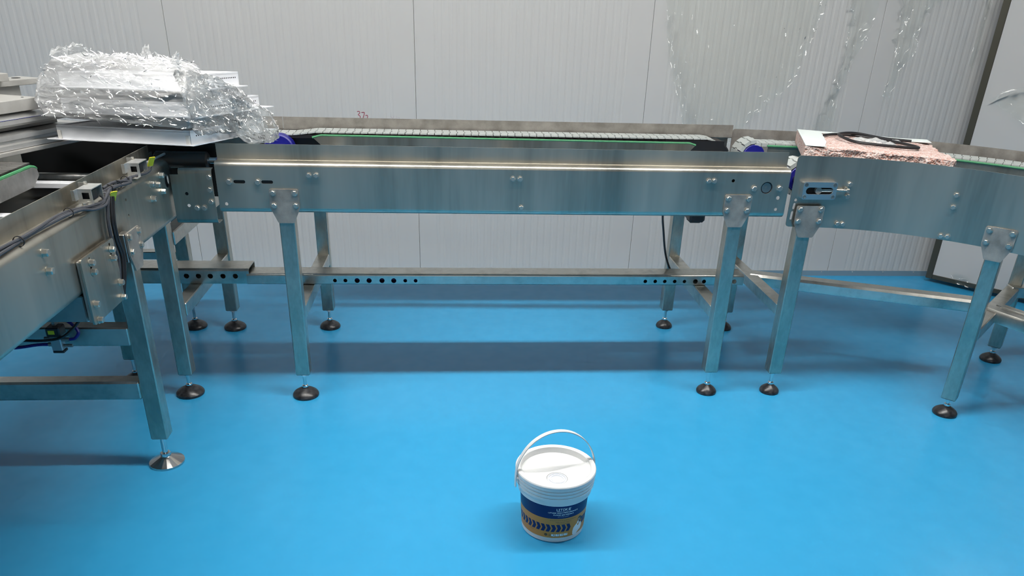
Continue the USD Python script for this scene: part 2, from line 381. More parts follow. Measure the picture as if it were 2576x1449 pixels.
ZTOP, ZLEDGE, ZBOT = 0.908, 0.857, 0.695
def side_profile(face, lip, sgn, zbot, ztop=ZTOP, zl=ZLEDGE, r=0.013, rb=0.017):
    """centre line (a, z) of the folded side panel: lip down, ledge out, rounded corner, face down, rounded corner, flange in; sgn = outward direction of a"""
    out = sgn; ins = -sgn
    L = [(lip, ztop), (lip, zl + 0.004)]
    L += [(lip + out * 0.0012, zl + 0.0012), (lip + out * 0.004, zl)]
    c = (face - out * r, zl - r)
    L += [(c[0] + out * r * math.sin(math.radians(a)), c[1] + r * math.cos(math.radians(a))) for a in range(0, 91, 10)]
    c = (face - out * rb, zbot + rb)
    L += [(c[0] + out * rb * math.cos(math.radians(a)), c[1] - rb * math.sin(math.radians(a))) for a in range(0, 91, 10)]
    L += [(face - out * 0.05, zbot)]
    return L

# ------------------------------------------------------------------ straight conveyor
FY, LY = 2.585, 2.63          # outer face and lip of the front side panel
SX0, SX1 = -0.757, 1.157
sc = thing('straight_conveyor', 'long straight stainless steel chain conveyor with folded side panel, running along the back wall', 'conveyor', (0.2, 2.94, 0))
prof = side_profile(FY, LY, -1, ZBOT)
m = sweep_profile(prof, 0.0025, (SX0, 0, 0), Y, Z, SX1 - SX0)
tools = [cyl((x, FY - 0.02, z), (x, FY + 0.02, z), r, 20) for x, z, r in [(1.125, 0.7234, 0.0055), (-0.734, 0.7231, 0.0055), (1.1258, 0.7634, 0.0065), (0.959, 0.8196, 0.0055), (1.08, 0.797, 0.0205)]]
for x in (-0.6975, -0.609):
    s = box(x, x + 0.027, FY - 0.02, FY + 0.02, 0.7905, 0.801)
    tools += [s, cyl((x, FY - .02, 0.79575), (x, FY + .02, 0.79575), 0.00525), cyl((x + 0.027, FY - .02, 0.79575), (x + 0.027, FY + .02, 0.79575), 0.00525)]
part(sc, 'side_panel', cut(m, tools), STEEL, 'front side panel with a bright folded ledge')
for x, z in [(-0.7165, 0.7957), (-0.6257, 0.7955), (-0.4596, 0.8194), (-0.4367, 0.8197), (0.2067, 0.8165), (0.2306, 0.8168), (0.2378, 0.7212), (0.8735, 0.8185), (0.8928, 0.8187), (1.0357, 0.795), (1.1253, 0.7961)]:
    big = 0.0095 if z < 0.8 and z > 0.75 else 0.008
    part(sc, 'bolt', bolt_mesh(V(x, FY - 0.0012, z), -Y, big, 0.0075, True, random.random()), BOLT, smooth=False)
part(sc, 'shaft_end', cat_([cyl((1.08, FY + 0.002, 0.797), (1.08, FY + 0.05, 0.797), 0.0165, 24), cyl((1.08, FY + 0.0005, 0.797), (1.08, FY + 0.002, 0.797), 0.003, 10)]), GREYST)
backprof = side_profile(3.297, 3.25, 1, ZBOT)
part(sc, 'side_panel', sweep_profile(backprof, 0.0025, (-0.66, 0, 0), Y, Z, 1.17 + 0.66), DULL, 'stained back side panel')
for lx, pf, pb in ((-0.546, 0.048, 0.045), (0.989, 0.0385, 0.037)):
    leg(sc, (lx, 2.606), 0.705, 0, pf); leg(sc, (lx, 3.270), 0.705, 0, pb, zbot=0.088)
    part(sc, 'crossbar', box(lx - 0.025, lx + 0.025, 2.631, 3.245, 0.30, 0.349, 0.003), BEAM)
    part(sc, 'crossbar', box(lx - 0.025, lx + 0.025, 2.60, 3.28, 0.70, 0.74, 0.003), GREYST)
bracket(sc, V(-0.5455, 2.578, 0.774), X); bracket(sc, V(0.9855, 2.578, 0.773), X)
for lx in (-0.546, 0.989):
    bracket(sc, V(lx, 3.303, 0.774), -X)
# support beam: rounded channel resting on the lower crossbars, with holes
bl = [(2.855, 0.3505)] + [(2.853 + 0.0, 0.353)] + [(2.853, 0.384)] + [(2.853 + 0.010 - 0.010 * math.cos(math.radians(a)), 0.3825 + 0.010 * math.sin(math.radians(a))) for a in range(15, 91, 15)] \
   + [(2.932 + 0.010 * math.sin(math.radians(a)), 0.3825 + 0.010 * math.cos(math.radians(a))) for a in range(0, 91, 15)] + [(2.942, 0.353), (2.94, 0.3505)]
def ring_sweep(line, t, o, ex, ey, L):
    p = sg.Polygon(line); return prism(p.difference(p.buffer(-t, join_style=2)), o, ex, ey, L)
bm = ring_sweep(bl, 0.003, (-0.775, 0, 0), Y, Z, 1.165 + 0.775)
k = 2.853 / 2.9
hx = [(-0.4522, .0072), (-0.4118, .0072), (-0.3666, .0098), (-0.3205, .0098), (-0.2705, .0098), (-0.2249, .0098), (-0.1801, .0072), (-0.1397, .0072), (0.7783, .0072), (0.819, .0072), (0.8582, .0072), (0.899, .0072), (0.9392, .0072), (0.9843, .0095), (1.02, .008), (1.1456, .009)]
part(sc, 'support_beam', cut(bm, [cyl((x * k, 2.84, 0.366), (x * k, 2.87, 0.366), r, 18) for x, r in hx]), BEAM)
part(sc, 'air_hose', cat_([tube([(-0.40, 2.885, 0.362), (0.1, 2.89, 0.358), (0.6, 2.885, 0.358)], 0.005), tube([(-0.42, 2.90, 0.362), (0.0, 2.905, 0.356), (0.5, 2.90, 0.358)], 0.005)]), BLUEPL, 'blue air hoses inside the beam')
part(sc, 'bearing_mount', box(-0.745, -0.56, FY + 0.004, FY + 0.012, 0.765, 0.825, 0.002), BLACK)
part(sc, 'bearing_ring', lathe([(0.0168, 0), (0.0203, 0), (0.0203, 0.006), (0.0168, 0.006), (0.0168, 0)], (1.08, FY + 0.008, 0.797), 28, -Y), BLACK)
# chain on the back rail
PITCH = 0.0287
xs = np.arange(-0.52, 1.045, PITCH)
path = [(x, 0.870) for x in xs]
for i in range(1, 5): path.append((xs[-1] + 0.0265 * i, 0.870 - 0.0042 * i ** 1.9))
pre = []
for i in range(1, 8): pre.append((xs[0] - PITCH * i, 0.870 - min(0.010, 0.0035 * i)))
path = pre[::-1] + path
for (x, z), (x2, z2) in zip(path[:-1], path[1:]):
    t = V(x2 - x, 0, z2 - z); t /= np.linalg.norm(t); up = np.cross(t, Y)
    p = V((x + x2) / 2, 3.185, (z + z2) / 2)
    lk = part(sc, 'chain_link', chain_link(p, t, Y, up, PITCH, 0.098, 0.0045, LINK), LINK, smooth=False)
part(sc, 'chain_rail', cat_([box(-0.70, 1.10, 3.138, 3.232, 0.845, 0.858), box(-0.50, 1.00, 3.15, 3.22, 0.79, 0.845)]), BLACK)
part(sc, 'pin_row', cat_([cyl((x, 3.165, 0.8703), (x, 3.165, 0.8708), 0.0018, 8) for x in xs + 0.004]), HOLE)
# near chain, hidden behind the lip from the front
part(sc, 'chain', cat_([chain_link(V(x + PITCH / 2, 2.705, 0.868), X, Y, Z, PITCH, 0.09, 0.0045, LINK) for x in np.arange(-0.62, 1.03, PITCH)]), LINK, kind='stuff', smooth=False)
part(sc, 'chain_rail', box(-0.62, 1.04, 2.655, 2.752, 0.775, 0.862), BLACK)
# guide plate with the green strip
gA, gB = V(-0.5085, 3.096, 0.8615), V(0.955, 3.058, 0.8615)
gt = (gB - gA); gl_ = np.linalg.norm(gt); gt /= gl_
gp_ = sg.Polygon([(0.018, 0), (gl_ - 0.02, 0), (gl_ + 0.002, -0.009), (gl_ - 0.045, -0.062), (0.045, -0.062), (-0.012, -0.009)])
part(sc, 'guide_plate', prism(gp_, gA, gt, Z, 0.003), STEEL, smooth=False)
part(sc, 'guide_strip', tube([gA + V(-0.017, 0.0, -0.0065), gA + gt * 0.016 + Z * 0.002, gB - gt * 0.02 + Z * 0.002, gB + gt * 0.006 + V(0, 0, -0.0055)], 0.0042, 8), GREEN, 'green plastic guide strip')
part(sc, 'guide_lip', box(-0.49, 0.93, -0.002, 0.0, 0, 0.0025).apply_transform(frame_T(V(0, gA[1] - 0.0134, 0.8565), gt, np.cross(Z, gt), Z)), BRIGHT)
# sprockets at both ends
def sprocket(parent, c, r, w, mat=BLUEPL, label='blue plastic sprocket'):
    prof = [(0.012, 0), (r * 0.92, 0), (r, 0.004), (r, w - 0.004), (r * 0.92, w), (0.012, w)]
    m = lathe(prof + [prof[0]], (0, 0, 0), 40, -Y); m.apply_translation(np.asarray(c) + V(0, w / 2, 0)); part(parent, 'sprocket', m, mat, label)
sprocket(sc, (-0.655, 3.12, 0.806), 0.058, 0.05)
sprocket(sc, (1.075, 3.16, 0.797), 0.058, 0.05, BLACK, 'black sprocket')
part(sc, 'drive_shaft', cyl((-0.655, 2.60, 0.800), (-0.655, 3.28, 0.800), 0.0125), GREYST)
part(sc, 'drive_shaft', cyl((1.08, 2.60, 0.797), (1.08, 3.28, 0.797), 0.0125), GREYST)
for x in (-0.447, 0.219, 0.883):
    part(sc, 'cross_tube', cyl((x, 2.60, 0.80), (x, 3.28, 0.80), 0.014, 16), BRIGHT)
part(sc, 'chain_guard', box(0.86, 1.10, 3.13, 3.136, 0.78, 0.862), BLACK)
part(sc, 'chain_guard', box(-0.74, -0.49, 3.16, 3.17, 0.76, 0.852), BLACK)
part(sc, 'motor', cat_([box(0.915, 0.975, 2.86, 2.95, 0.600, 0.69, 0.008), box(0.922, 0.965, 2.88, 2.93, 0.594, 0.602, 0.003)]), BLACK, 'black gear motor below the frame')
part(sc, 'motor_cable', tube([(0.8315, 2.95, 0.66), (0.8325, 2.95, 0.60), (0.8423, 2.95, 0.5443), (0.8549, 2.952, 0.4794), (0.869, 2.955, 0.43), (0.893, 2.965, 0.38), (0.92, 2.97, 0.35)], 0.0042, 8, 6), BLACK, 'black cable hanging to the beam')

# ------------------------------------------------------------------ transfer section between the left and the straight conveyor
tc = thing('transfer_conveyor', 'short corner transfer section with a dark roller, between the two conveyors', 'conveyor', (-0.95, 2.94, 0))
tp = [(2.600, 0.836), (2.588, 0.8355), (2.581, 0.831), (2.578, 0.824), (2.578, 0.69)] + [(2.595 - 0.017 * math.cos(math.radians(a)), 0.675 - 0.017 * math.sin(math.radians(a))) for a in range(0, 91, 15)] + [(2.63, 0.658)]
jp = sweep_profile(tp, 0.0025, (-0.8985, 0, 0), Y, Z, 0.131)
jp = cut(jp, [cyl((x, 2.56, z), (x, 2.60, z), 0.0055) for x, z in [(-0.854, 0.7567), (-0.8525, 0.7178)]] + [box(-0.90, -0.872, 2.56, 2.6, 0.818, 0.85)])
part(tc, 'joint_plate', jp, STEEL)
for x, z in [(-0.7765, 0.8113), (-0.7785, 0.7705), (-0.780, 0.7317), (-0.8269, 0.7116), (-0.8041, 0.7118)]:
    part(tc, 'bolt', bolt_mesh(V(x, 2.5765, z), -Y, 0.008, 0.0065, True, random.random()), BOLT, smooth=False)
part(tc, 'roller', lathe([(0, -0.085), (0.022, -0.085), (0.028, -0.08), (0.028, 0.08), (0.022, 0.085), (0, 0.085)], (-0.875, 2.65, 0.849), 32, X), plain('roller_dark', (0.05, 0.05, 0.05), 0.3, 0.6), 'dark rubber covered roller')
part(tc, 'roller_shaft', cyl((-0.98, 2.65, 0.849), (-0.765, 2.65, 0.849), 0.011), CHROME)
part(tc, 'inner_plate', box(-0.94, -0.76, 2.70, 2.705, 0.72, 0.895), DARKBED)
part(tc, 'back_guard', cut(sweep_profile(side_profile(3.297, 3.25, 1, ZBOT), 0.0025, (-1.0, 0, 0), Y, Z, 0.338), []), DULL)
leg(tc, (-0.973, 2.627), 0.70, 0, 0.050, zbot=0.087); leg(tc, (-0.963, 3.262), 0.70, 0, 0.0475, zbot=0.089)
part(tc, 'crossbar', box(-0.992, -0.944, 2.652, 3.237, 0.30, 0.349, 0.003), BEAM)
part(tc, 'crossbar', box(-0.992, -0.944, 2.652, 3.237, 0.561, 0.609, 0.003), BEAM)
b2 = [(2.858, 0.3505), (2.856, 0.354), (2.856, 0.400)] + [(2.866 - 0.010 * math.cos(math.radians(a)), 0.400 + 0.010 * math.sin(math.radians(a))) for a in range(15, 91, 25)] + [(2.955, 0.410)] + [(2.957, 0.4075), (2.957, 0.354), (2.953, 0.3505)]
lb = ring_sweep(b2, 0.003, (-1.42, 0, 0), Y, Z, 1.42 - 0.765)
lb = cut(lb, [cyl((x * 2.856 / 2.8, 2.84, 0.381), (x * 2.856 / 2.8, 2.87, 0.381), 0.0098, 18) for x in (-1.05, -0.977, -0.934, -0.891, -0.845, -0.8004)])
part(tc, 'support_beam', lb, BEAM)

# ------------------------------------------------------------------ left conveyor, running towards the viewer
CXF, CXL = -0.905, -0.95
YE = 2.60
lc = thing('cross_conveyor', 'stainless steel conveyor at the left edge, running towards the viewer under stacked steel channels', 'conveyor', (-1.25, 1.8, 0))
pl = side_profile(CXF, CXL, 1, 0.668, r=0.017, rb=0.02)
m = prism(sg.LineString(pl).buffer(0.00125, cap_style=2, join_style=2), (0, YE, 0), X, Z, YE - 0.6)
tools = [cyl((CXF - 0.02, y, z), (CXF + 0.02, y, z), r, 22) for y, z, r in [(2.5635, 0.80, 0.021), (2.2207, 0.8213, 0.004), (2.2191, 0.7775, 0.004)]]
tools += [box(CXL - 0.01, CXL + 0.01, 2.571, 2.62, 0.884, 0.92)]
part(lc, 'side_panel', cut(m, tools), STEEL, 'side panel with a cable ledge')
part(lc, 'bearing', cyl((CXF - 0.03, 2.5635, 0.80), (CXF - 0.006, 2.5635, 0.80), 0.0195, 24), BLACK)
for y, z in [(2.5064, 0.83), (2.4174, 0.8208), (2.4656, 0.8092), (2.5002, 0.7805), (2.4111, 0.7792), (1.7264, 0.8211), (1.727, 0.7786), (2.40, 0.8208)]:
    if z > 0.825 or z < 0.79 or y != 2.40:
        part(lc, 'bolt', bolt_mesh(V(CXF + 0.0012, y, z), X, 0.0088, 0.012, True, random.random()), BOLT, smooth=False)
far = side_profile(-1.60, -1.555, -1, 0.668)
part(lc, 'side_panel', prism(sg.LineString(far).buffer(0.00125, cap_style=2, join_style=2), (0, 3.3, 0), X, Z, 2.7), STEEL, 'far side panel')
# adjusting plate bolted on the side
pp = rrect(1.8525, 2.052, 0.5935, 0.763, 0.009)
slots = [sg.LineString([(y, 0.712), (y, 0.752)]).buffer(0.0042) for y in (1.899, 2.024)]
for s in slots: pp = pp.difference(s)
pl1 = part(lc, 'mounting_plate', prism(pp, (CXF + 0.012, 0, 0), Y, Z, 0.005), STEEL, 'rectangular slotted mounting plate')
part(pl1, 'spacer', box(CXF + 0.002, CXF + 0.011, 1.857, 2.046, 0.600, 0.757, 0.002), DULL)
for y, z in [(1.8989, 0.7431), (1.8999, 0.719), (2.0247, 0.739), (2.0232, 0.7166), (2.0375, 0.6438), (2.035, 0.6031), (1.876, 0.6428), (1.8771, 0.60)]:
    part(pl1, 'bolt', bolt_mesh(V(CXF + 0.0172, y, z), X, 0.0082, 0.010, True, random.random()), BOLT, smooth=False)
part(lc, 'drive_box', box(-1.22, CXF - 0.004, 1.865, 2.04, 0.598, 0.667, 0.003), GREYST, 'steel box below the frame')
# legs
leg(lc, (-0.9075, 2.151), 0.69, 0, 0.053, pad='chrome', zbot=0.098, rod=0.0085)
bk = bracket(lc, V(-0.8785, 2.164, 0.753), Y)
part(bk, 'spacer', box(-0.9035, -0.8845, 2.113, 2.150, 0.672, 0.752, 0.002), GREYST)
leg(lc, (-1.59, 2.151), 0.69, 0, 0.053, pad='chrome', zbot=0.098, rod=0.0085)
leg(lc, (-1.206, 2.74), 0.69, 0, 0.048, zbot=0.098)
leg(lc, (-1.137, 3.2755), 0.69, 0, 0.048, zbot=0.108)
part(lc, 'crossbar', box(-1.565, -0.9325, 2.126, 2.176, 0.238, 0.299, 0.006), BEAM)
part(lc, 'crossbar', box(-1.565, -0.9325, 2.126, 2.176, 0.416, 0.474, 0.004), BEAM)
part(lc, 'crossbar', box(-1.6, -1.162, 3.251, 3.301, 0.318, 0.351, 0.003), BEAM)
# bed, rollers and guides inside
part(lc, 'bed_plate', box(-1.55, CXL - 0.004, 0.6, 3.2, 0.715, 0.72), DARKBED)
part(lc, 'belt_guard', box(-1.55, CXL - 0.02, 2.98, 2.99, 0.72, 0.90), DARKBED)
for y in (2.72, 1.6):
    part(lc, 'cross_tube', cyl((-1.55, y, 0.772), (CXL - 0.003, y, 0.772), 0.0165, 20), BRIGHT)
for y in (2.63, 2.215):
    part(lc, 'cross_bar', box(-1.55, CXL - 0.003, y - 0.018, y + 0.018, 0.760, 0.778, 0.002), WHITE, 'white flat cross bar')
gx_ = -1.238
gp2 = sg.Polygon([(1.0, 0.866), (2.418, 0.866), (2.442, 0.858), (2.447, 0.838), (2.40, 0.812), (1.0, 0.806)])
part(lc, 'guide_plate', prism(gp2, (gx_, 0, 0), Y, Z, 0.004), BRIGHT, smooth=False)
part(lc, 'guide_strip', tube([(gx_ - 0.002, 1.0, 0.8685), (gx_ - 0.002, 2.415, 0.8685), (gx_ - 0.002, 2.44, 0.862), (gx_ - 0.002, 2.447, 0.857)], 0.0055, 8), GREEN, 'green plastic guide strip')
part(lc, 'chain_rail', box(-1.365, -1.262, 1.0, 2.48, 0.845, 0.858), BLACK)
for i in range(22):
    y = 1.85 + 0.0287 * i
    part(lc, 'chain_link', chain_link(V(-1.313, y, 0.871), Y, -X, Z, 0.0287, 0.10, 0.0045, LINK), GREYST, smooth=False)
# two sensor brackets on the ledge
def sensor(y0, tagm):
    fp = cut(box(-0.930, -0.894, y0, y0 + 0.002, 0.8615, 0.900), [box(-0.918, -0.901, y0 - 0.01, y0 + 0.01, 0.875, 0.891)])
    b = part(lc, 'sensor_bracket', cat_([fp, box(-0.930, -0.894, y0 + 0.002, y0 + 0.068, 0.898, 0.900), box(-0.930, -0.928, y0 + 0.002, y0 + 0.068, 0.8615, 0.898),
        box(-0.930, -0.928, y0 - 0.016, y0, 0.874, 0.900), box(-0.936, -0.928, y0 - 0.018, y0 - 0.016, 0.874, 0.900), box(-0.930, -0.896, y0 - 0.022, y0, 0.8595, 0.8615),
        box(-0.915, -0.895, y0 + 0.066, y0 + 0.068, 0.868, 0.898), box(-0.945, -0.930, y0 + 0.050, y0 + 0.052, 0.880, 0.906)]), BRIGHT, 'bent sheet steel sensor bracket with a square window')
    part(b, 'bolt', bolt_mesh(V(-0.911, y0 - 0.010, 0.8615), Z, 0.0065, 0.006, True, 0.3), BOLT, smooth=False)
    part(b, 'bolt', bolt_mesh(V(-0.9295, y0 + 0.056, 0.900), Z, 0.0045, 0.006, True, 0.3), BOLT, smooth=False)
    part(b, 'sensor', box(-0.926, -0.902, y0 + 0.012, y0 + 0.055, 0.866, 0.894, 0.003), BLACK)
    tg = box(-0.009, 0.009, -0.001, 0.001, -0.017, 0.017); tg.apply_transform(trimesh.transformations.rotation_matrix(0.6, X)); tg.apply_transform(trimesh.transformations.rotation_matrix(0.9, Z)); tg.apply_translation(tagm)
    T = part(b, 'cable_tag', tg, YELLOW, 'yellow cable tag')
sensor(2.0, (-0.888, 2.105, 0.858)); sensor(2.33, (-0.886, 2.408, 0.890))
cz = 0.8655
c1 = [(-0.9235, 0.7, cz), (-0.9215, 1.3, cz), (-0.920, 1.60, cz), (-0.917, 1.80, cz + 0.002), (-0.908, 1.93, cz), (-0.897, 1.98, 0.862), (-0.893, 2.05, 0.857), (-0.893, 2.085, 0.868), (-0.905, 2.13, 0.868), (-0.917, 2.20, cz), (-0.917, 2.28, cz), (-0.904, 2.33, cz), (-0.893, 2.37, 0.864), (-0.893, 2.415, 0.868), (-0.898, 2.43, 0.885)]
c2 = [(-0.911, 0.7, cz - 0.002), (-0.908, 1.3, cz), (-0.907, 1.57, cz), (-0.914, 1.75, cz), (-0.902, 1.92, cz), (-0.889, 1.985, 0.853), (-0.888, 2.05, 0.849), (-0.893, 2.09, 0.86), (-0.910, 2.14, cz), (-0.903, 2.21, cz), (-0.897, 2.255, 0.862), (-0.911, 2.30, cz)]
c3 = [(-0.917, 0.7, cz + 0.006), (-0.914, 1.3, cz + 0.006), (-0.914, 1.58, cz + 0.006), (-0.910, 1.70, cz + 0.005), (-0.917, 1.86, cz + 0.005), (-0.903, 1.95, cz), (-0.893, 2.02, 0.852), (-0.895, 2.065, 0.862), (-0.930, 2.07, 0.885)]
for i, c in enumerate((c1, c2, c3)):
    part(lc, 'cable', tube(c, 0.0037, 8, 5), CABLE)
part(lc, 'cable', tube([(-0.92, 2.12, 0.866), (-0.911, 2.17, 0.868), (-0.900, 2.22, 0.864), (-0.897, 2.26, 0.862), (-0.905, 2.235, 0.87), (-0.918, 2.19, 0.875), (-0.921, 2.13, 0.873)], 0.004, 8, 6), CABLE, 'coiled spare cable')
for i, y in enumerate((1.66, 1.90, 2.155, 2.205, 2.26)):
    part(lc, 'cable_tie', lathe([(0.0105, -0.0018), (0.0118, -0.0018), (0.0118, 0.0018), (0.0105, 0.0018), (0.0105, -0.0018)], (-0.912 if i != 2 else -0.916, y, cz + 0.001), 16, Y), BLACK)
for i, (dy, dx_, r, mm) in enumerate(((0.006, 0.0, 0.0040, BLACK), (0.014, 0.002, 0.0045, BLACK), (-0.018, 0.0, 0.0045, CABLE))):
    part(lc, 'cable', tube([(-0.906, 2.105 + dy * .4, 0.868), (-0.893 + dx_, 2.10 + dy * .6, 0.862), (-0.892 + dx_, 2.085 + dy, 0.835), (-0.892 + dx_, 2.072 + dy, 0.795), (-0.892 + dx_, 2.074 + dy, 0.745), (-0.890 + dx_, 2.082 + dy, 0.70), (-0.891 + dx_, 2.068 + dy, 0.65), (-0.895, 2.05 + dy, 0.60)], r, 8, 6), mm)
part(lc, 'guide_rod', tube([(-0.917, 2.42, 0.8625), (-0.917, 2.435, 0.878), (-0.918, 2.62, 0.874)], 0.004, 8), BRIGHT, 'thin bright rod above the ledge')
# pneumatic valve hanging below
vt = part(lc, 'valve_body', box(-1.1225, -1.094, 2.065, 2.09, 0.4285, 0.480, 0.002), plain('valve_alu', (0.42, 0.44, 0.46), 0.4, 0.6), 'small aluminium air valve')
part(vt, 'coil', box(-1.1265, -1.0885, 2.060, 2.098, 0.4725, 0.501, 0.003), BLACK)
part(vt, 'coil_label', box(-1.119, -1.102, 2.0592, 2.0602, 0.482, 0.4935), YELLOW)
part(vt, 'end_cap', box(-1.1215, -1.0915, 2.065, 2.091, 0.4225, 0.4290, 0.001), BLACK)
part(vt, 'fitting', cat_([cyl((-1.094, 2.077, 0.460), (-1.074, 2.077, 0.460), 0.006), cyl((-1.094, 2.077, 0.441), (-1.070, 2.077, 0.441), 0.0045), cyl((-1.134, 2.077, 0.445), (-1.1225, 2.077, 0.445), 0.006), cyl((-1.141, 2.077, 0.463), (-1.1225, 2.077, 0.463), 0.005)]), GREYST)
part(vt, 'air_hose', tube([(-1.134, 2.077, 0.445), (-1.167, 2.077, 0.443), (-1.242, 2.075, 0.434), (-1.364, 2.075, 0.438)], 0.0045, 8, 6), BLUEPL, 'blue air hose')
part(vt, 'air_hose', tube([(-1.074, 2.077, 0.460), (-1.058, 2.077, 0.464), (-1.050, 2.085, 0.479), (-1.067, 2.095, 0.499), (-1.086, 2.10, 0.515), (-1.11, 2.11, 0.56)], 0.0045, 8, 6), BLUEPL, 'blue air hose')
part(vt, 'valve_cable', tube([(-1.204, 2.06, 0.464), (-1.129, 2.055, 0.466), (-1.082, 2.06, 0.475), (-1.053, 2.085, 0.499), (-1.025, 2.11, 0.541), (-1.00, 2.12, 0.60)], 0.004, 8, 6), BLACK)
part(vt, 'mount', box(-1.112, -1.104, 2.076, 2.096, 0.500, 0.60), GREYST)

# ------------------------------------------------------------------ curved conveyor at the right
CC = V(1.30, 1.805); RI, RO = 0.787, 1.457
cv = thing('curved_conveyor', 'curved stainless steel chain conveyor at the right, bending towards the viewer', 'conveyor', (1.8, 2.6, 0))
def cpt(s, r):
    """s: arc angle in radians; negative is the straight run-in, in metres / 1 m"""
    return CC + (V(r * math.sin(s), r * math.cos(s)) if s > 0 else V(s, r))
def ctan(s): return V(math.cos(s), -math.sin(s)) if s > 0 else V(1, 0)
def cdz(s, r): return -0.021 * (s + 0.12) - 0.014 * (r - RI) / (RO - RI)
SEND = 1.35
def cstrip(r, z0, z1, t, s0, s1, n=48, zs=None):
    """curved vertical plate, radius r, thickness t outwards; z0 and z1 at the run-in"""
    vs, f = [], []
    S = np.linspace(s0, s1, n)
    for s in S:
        for rr, zz in ((r, z0), (r, z1), (r + t, z1), (r + t, z0)):
            p = cpt(s, rr); vs.append((p[0], p[1], zz + cdz(s, r)))
    for i in range(n - 1):
        for k in range(4):
            a, b = i * 4 + k, i * 4 + (k + 1) % 4
            f += [[a, a + 4, b + 4], [a, b + 4, b]]
    f += [[0, 1, 2], [0, 2, 3]]; e = (n - 1) * 4; f += [[e, e + 2, e + 1], [e, e + 3, e + 2]]
    m = trimesh.Trimesh(np.array(vs), np.array(f), process=False); m.fix_normals(); return m
def ccorner(m, s0, r, z0, z1, rad):
    return m
# inner side plate: rounded corners at its end and slots, made flat in (s, z) and bent
def bent_plate(poly, r, t, s_unit, n_sub=0.02):
    """polygon in (metres along, z) bent round the curve at radius r"""
    m = trimesh.creation.extrude_polygon(poly, t, engine='earcut')
    v, f = trimesh.remesh.subdivide_to_size(m.vertices, m.faces, n_sub)
    out = np.empty_like(v)
    for i, (a, z, d) in enumerate(v):
        s = a if a <= 0 else a / r
        p = cpt(s, r + d); out[i] = (p[0], p[1], z + cdz(s, r))
    mm = trimesh.Trimesh(out, f, process=True); mm.fix_normals(); return mm
ip = rrect(-0.125, RI * SEND, 0.6615, 0.9055, 0.012)
ip = ip.difference(sg.LineString([(-0.1105, 0.690), (-0.1095, 0.712)]).buffer(0.0042)).difference(sg.LineString([(-0.108, 0.727), (-0.107, 0.741)]).buffer(0.0042)).difference(sg.Point(-0.1055, 0.755).buffer(0.005))
part(cv, 'side_plate', bent_plate(ip, RI, 0.003, 0), STEEL, 'smooth curved inner side plate')
op = rrect(-0.125, RO * SEND, 0.665, 0.9055, 0.012)
part(cv, 'side_plate', bent_plate(op, RO, 0.003, 0, 0.03), DULL, 'stained outer side plate')
def on_inner(a, z, d=0.0):
    s = a if a <= 0 else a / RI
    p = cpt(s, RI - d); n = -V(math.sin(s), math.cos(s)) if s > 0 else V(0, -1)
    return V(p[0], p[1], z + cdz(s, RI)), V(n[0], n[1], 0)
for a, z in [(0.0741, 0.8165), (0.0738, 0.776), (0.0593, 0.678), (0.0797, 0.678), (0.4187, 0.8165), (0.4183, 0.776), (0.406, 0.6745), (0.4269, 0.6755)]:
    p, n = on_inner(a, z); part(cv, 'bolt', bolt_mesh(p, n, 0.0085, 0.0075, True, random.random()), BOLT, smooth=False)
# take-up block with a slot
p, n = on_inner(-0.0375, 0.793)
blk = rrect(-0.06, 0.06, -0.0295, 0.0295, 0.007).difference(sg.LineString([(-0.037, 0), (0.036, 0)]).buffer(0.0115))
bo = V(1.2635, 2.5915, 0.7915)
bm_ = prism(blk, bo + V(0, -0.021, 0), X, Z, -0.021)
tu = part(cv, 'take_up_block', bm_, ALU, 'aluminium take-up block with a long slot')
for a in (-0.0505, 0.0505):
    for b in (-0.0205, 0.0205):
        part(tu, 'socket_screw', lathe([(0.0065, 0), (0.0065, 0.0012), (0.004, 0.0012), (0.0038, 0.0002), (0, 0.0002)], bo + V(a, -0.021, b), 18, -Y), GREYST)
part(tu, 'slot_floor', box(1.2635 - 0.05, 1.2635 + 0.05, 2.587, 2.5905, 0.779, 0.804), HOLE)
part(tu, 'slide_nut', prism(sg.Point(0, 0).buffer(0.0115, quad_segs=5), bo + V(-0.002, -0.017, 0), X, Z, -0.016), DULL)
part(tu, 'slide_rod', cyl(bo + V(0.005, -0.011, 0), bo + V(0.06, -0.011, 0), 0.0055), BOLT)
part(tu, 'adjusting_screw', cat_([cyl(bo + V(0.06, -0.011, 0.001), bo + V(0.10, -0.011, 0), 0.0048, 12), cyl(bo + V(0.098, -0.011, 0), bo + V(0.108, -0.011, 0), 0.0085, 6), cyl(bo + V(0.091, -0.011, 0), bo + V(0.094, -0.011, 0.011), 0.0035, 8)]), BOLT)
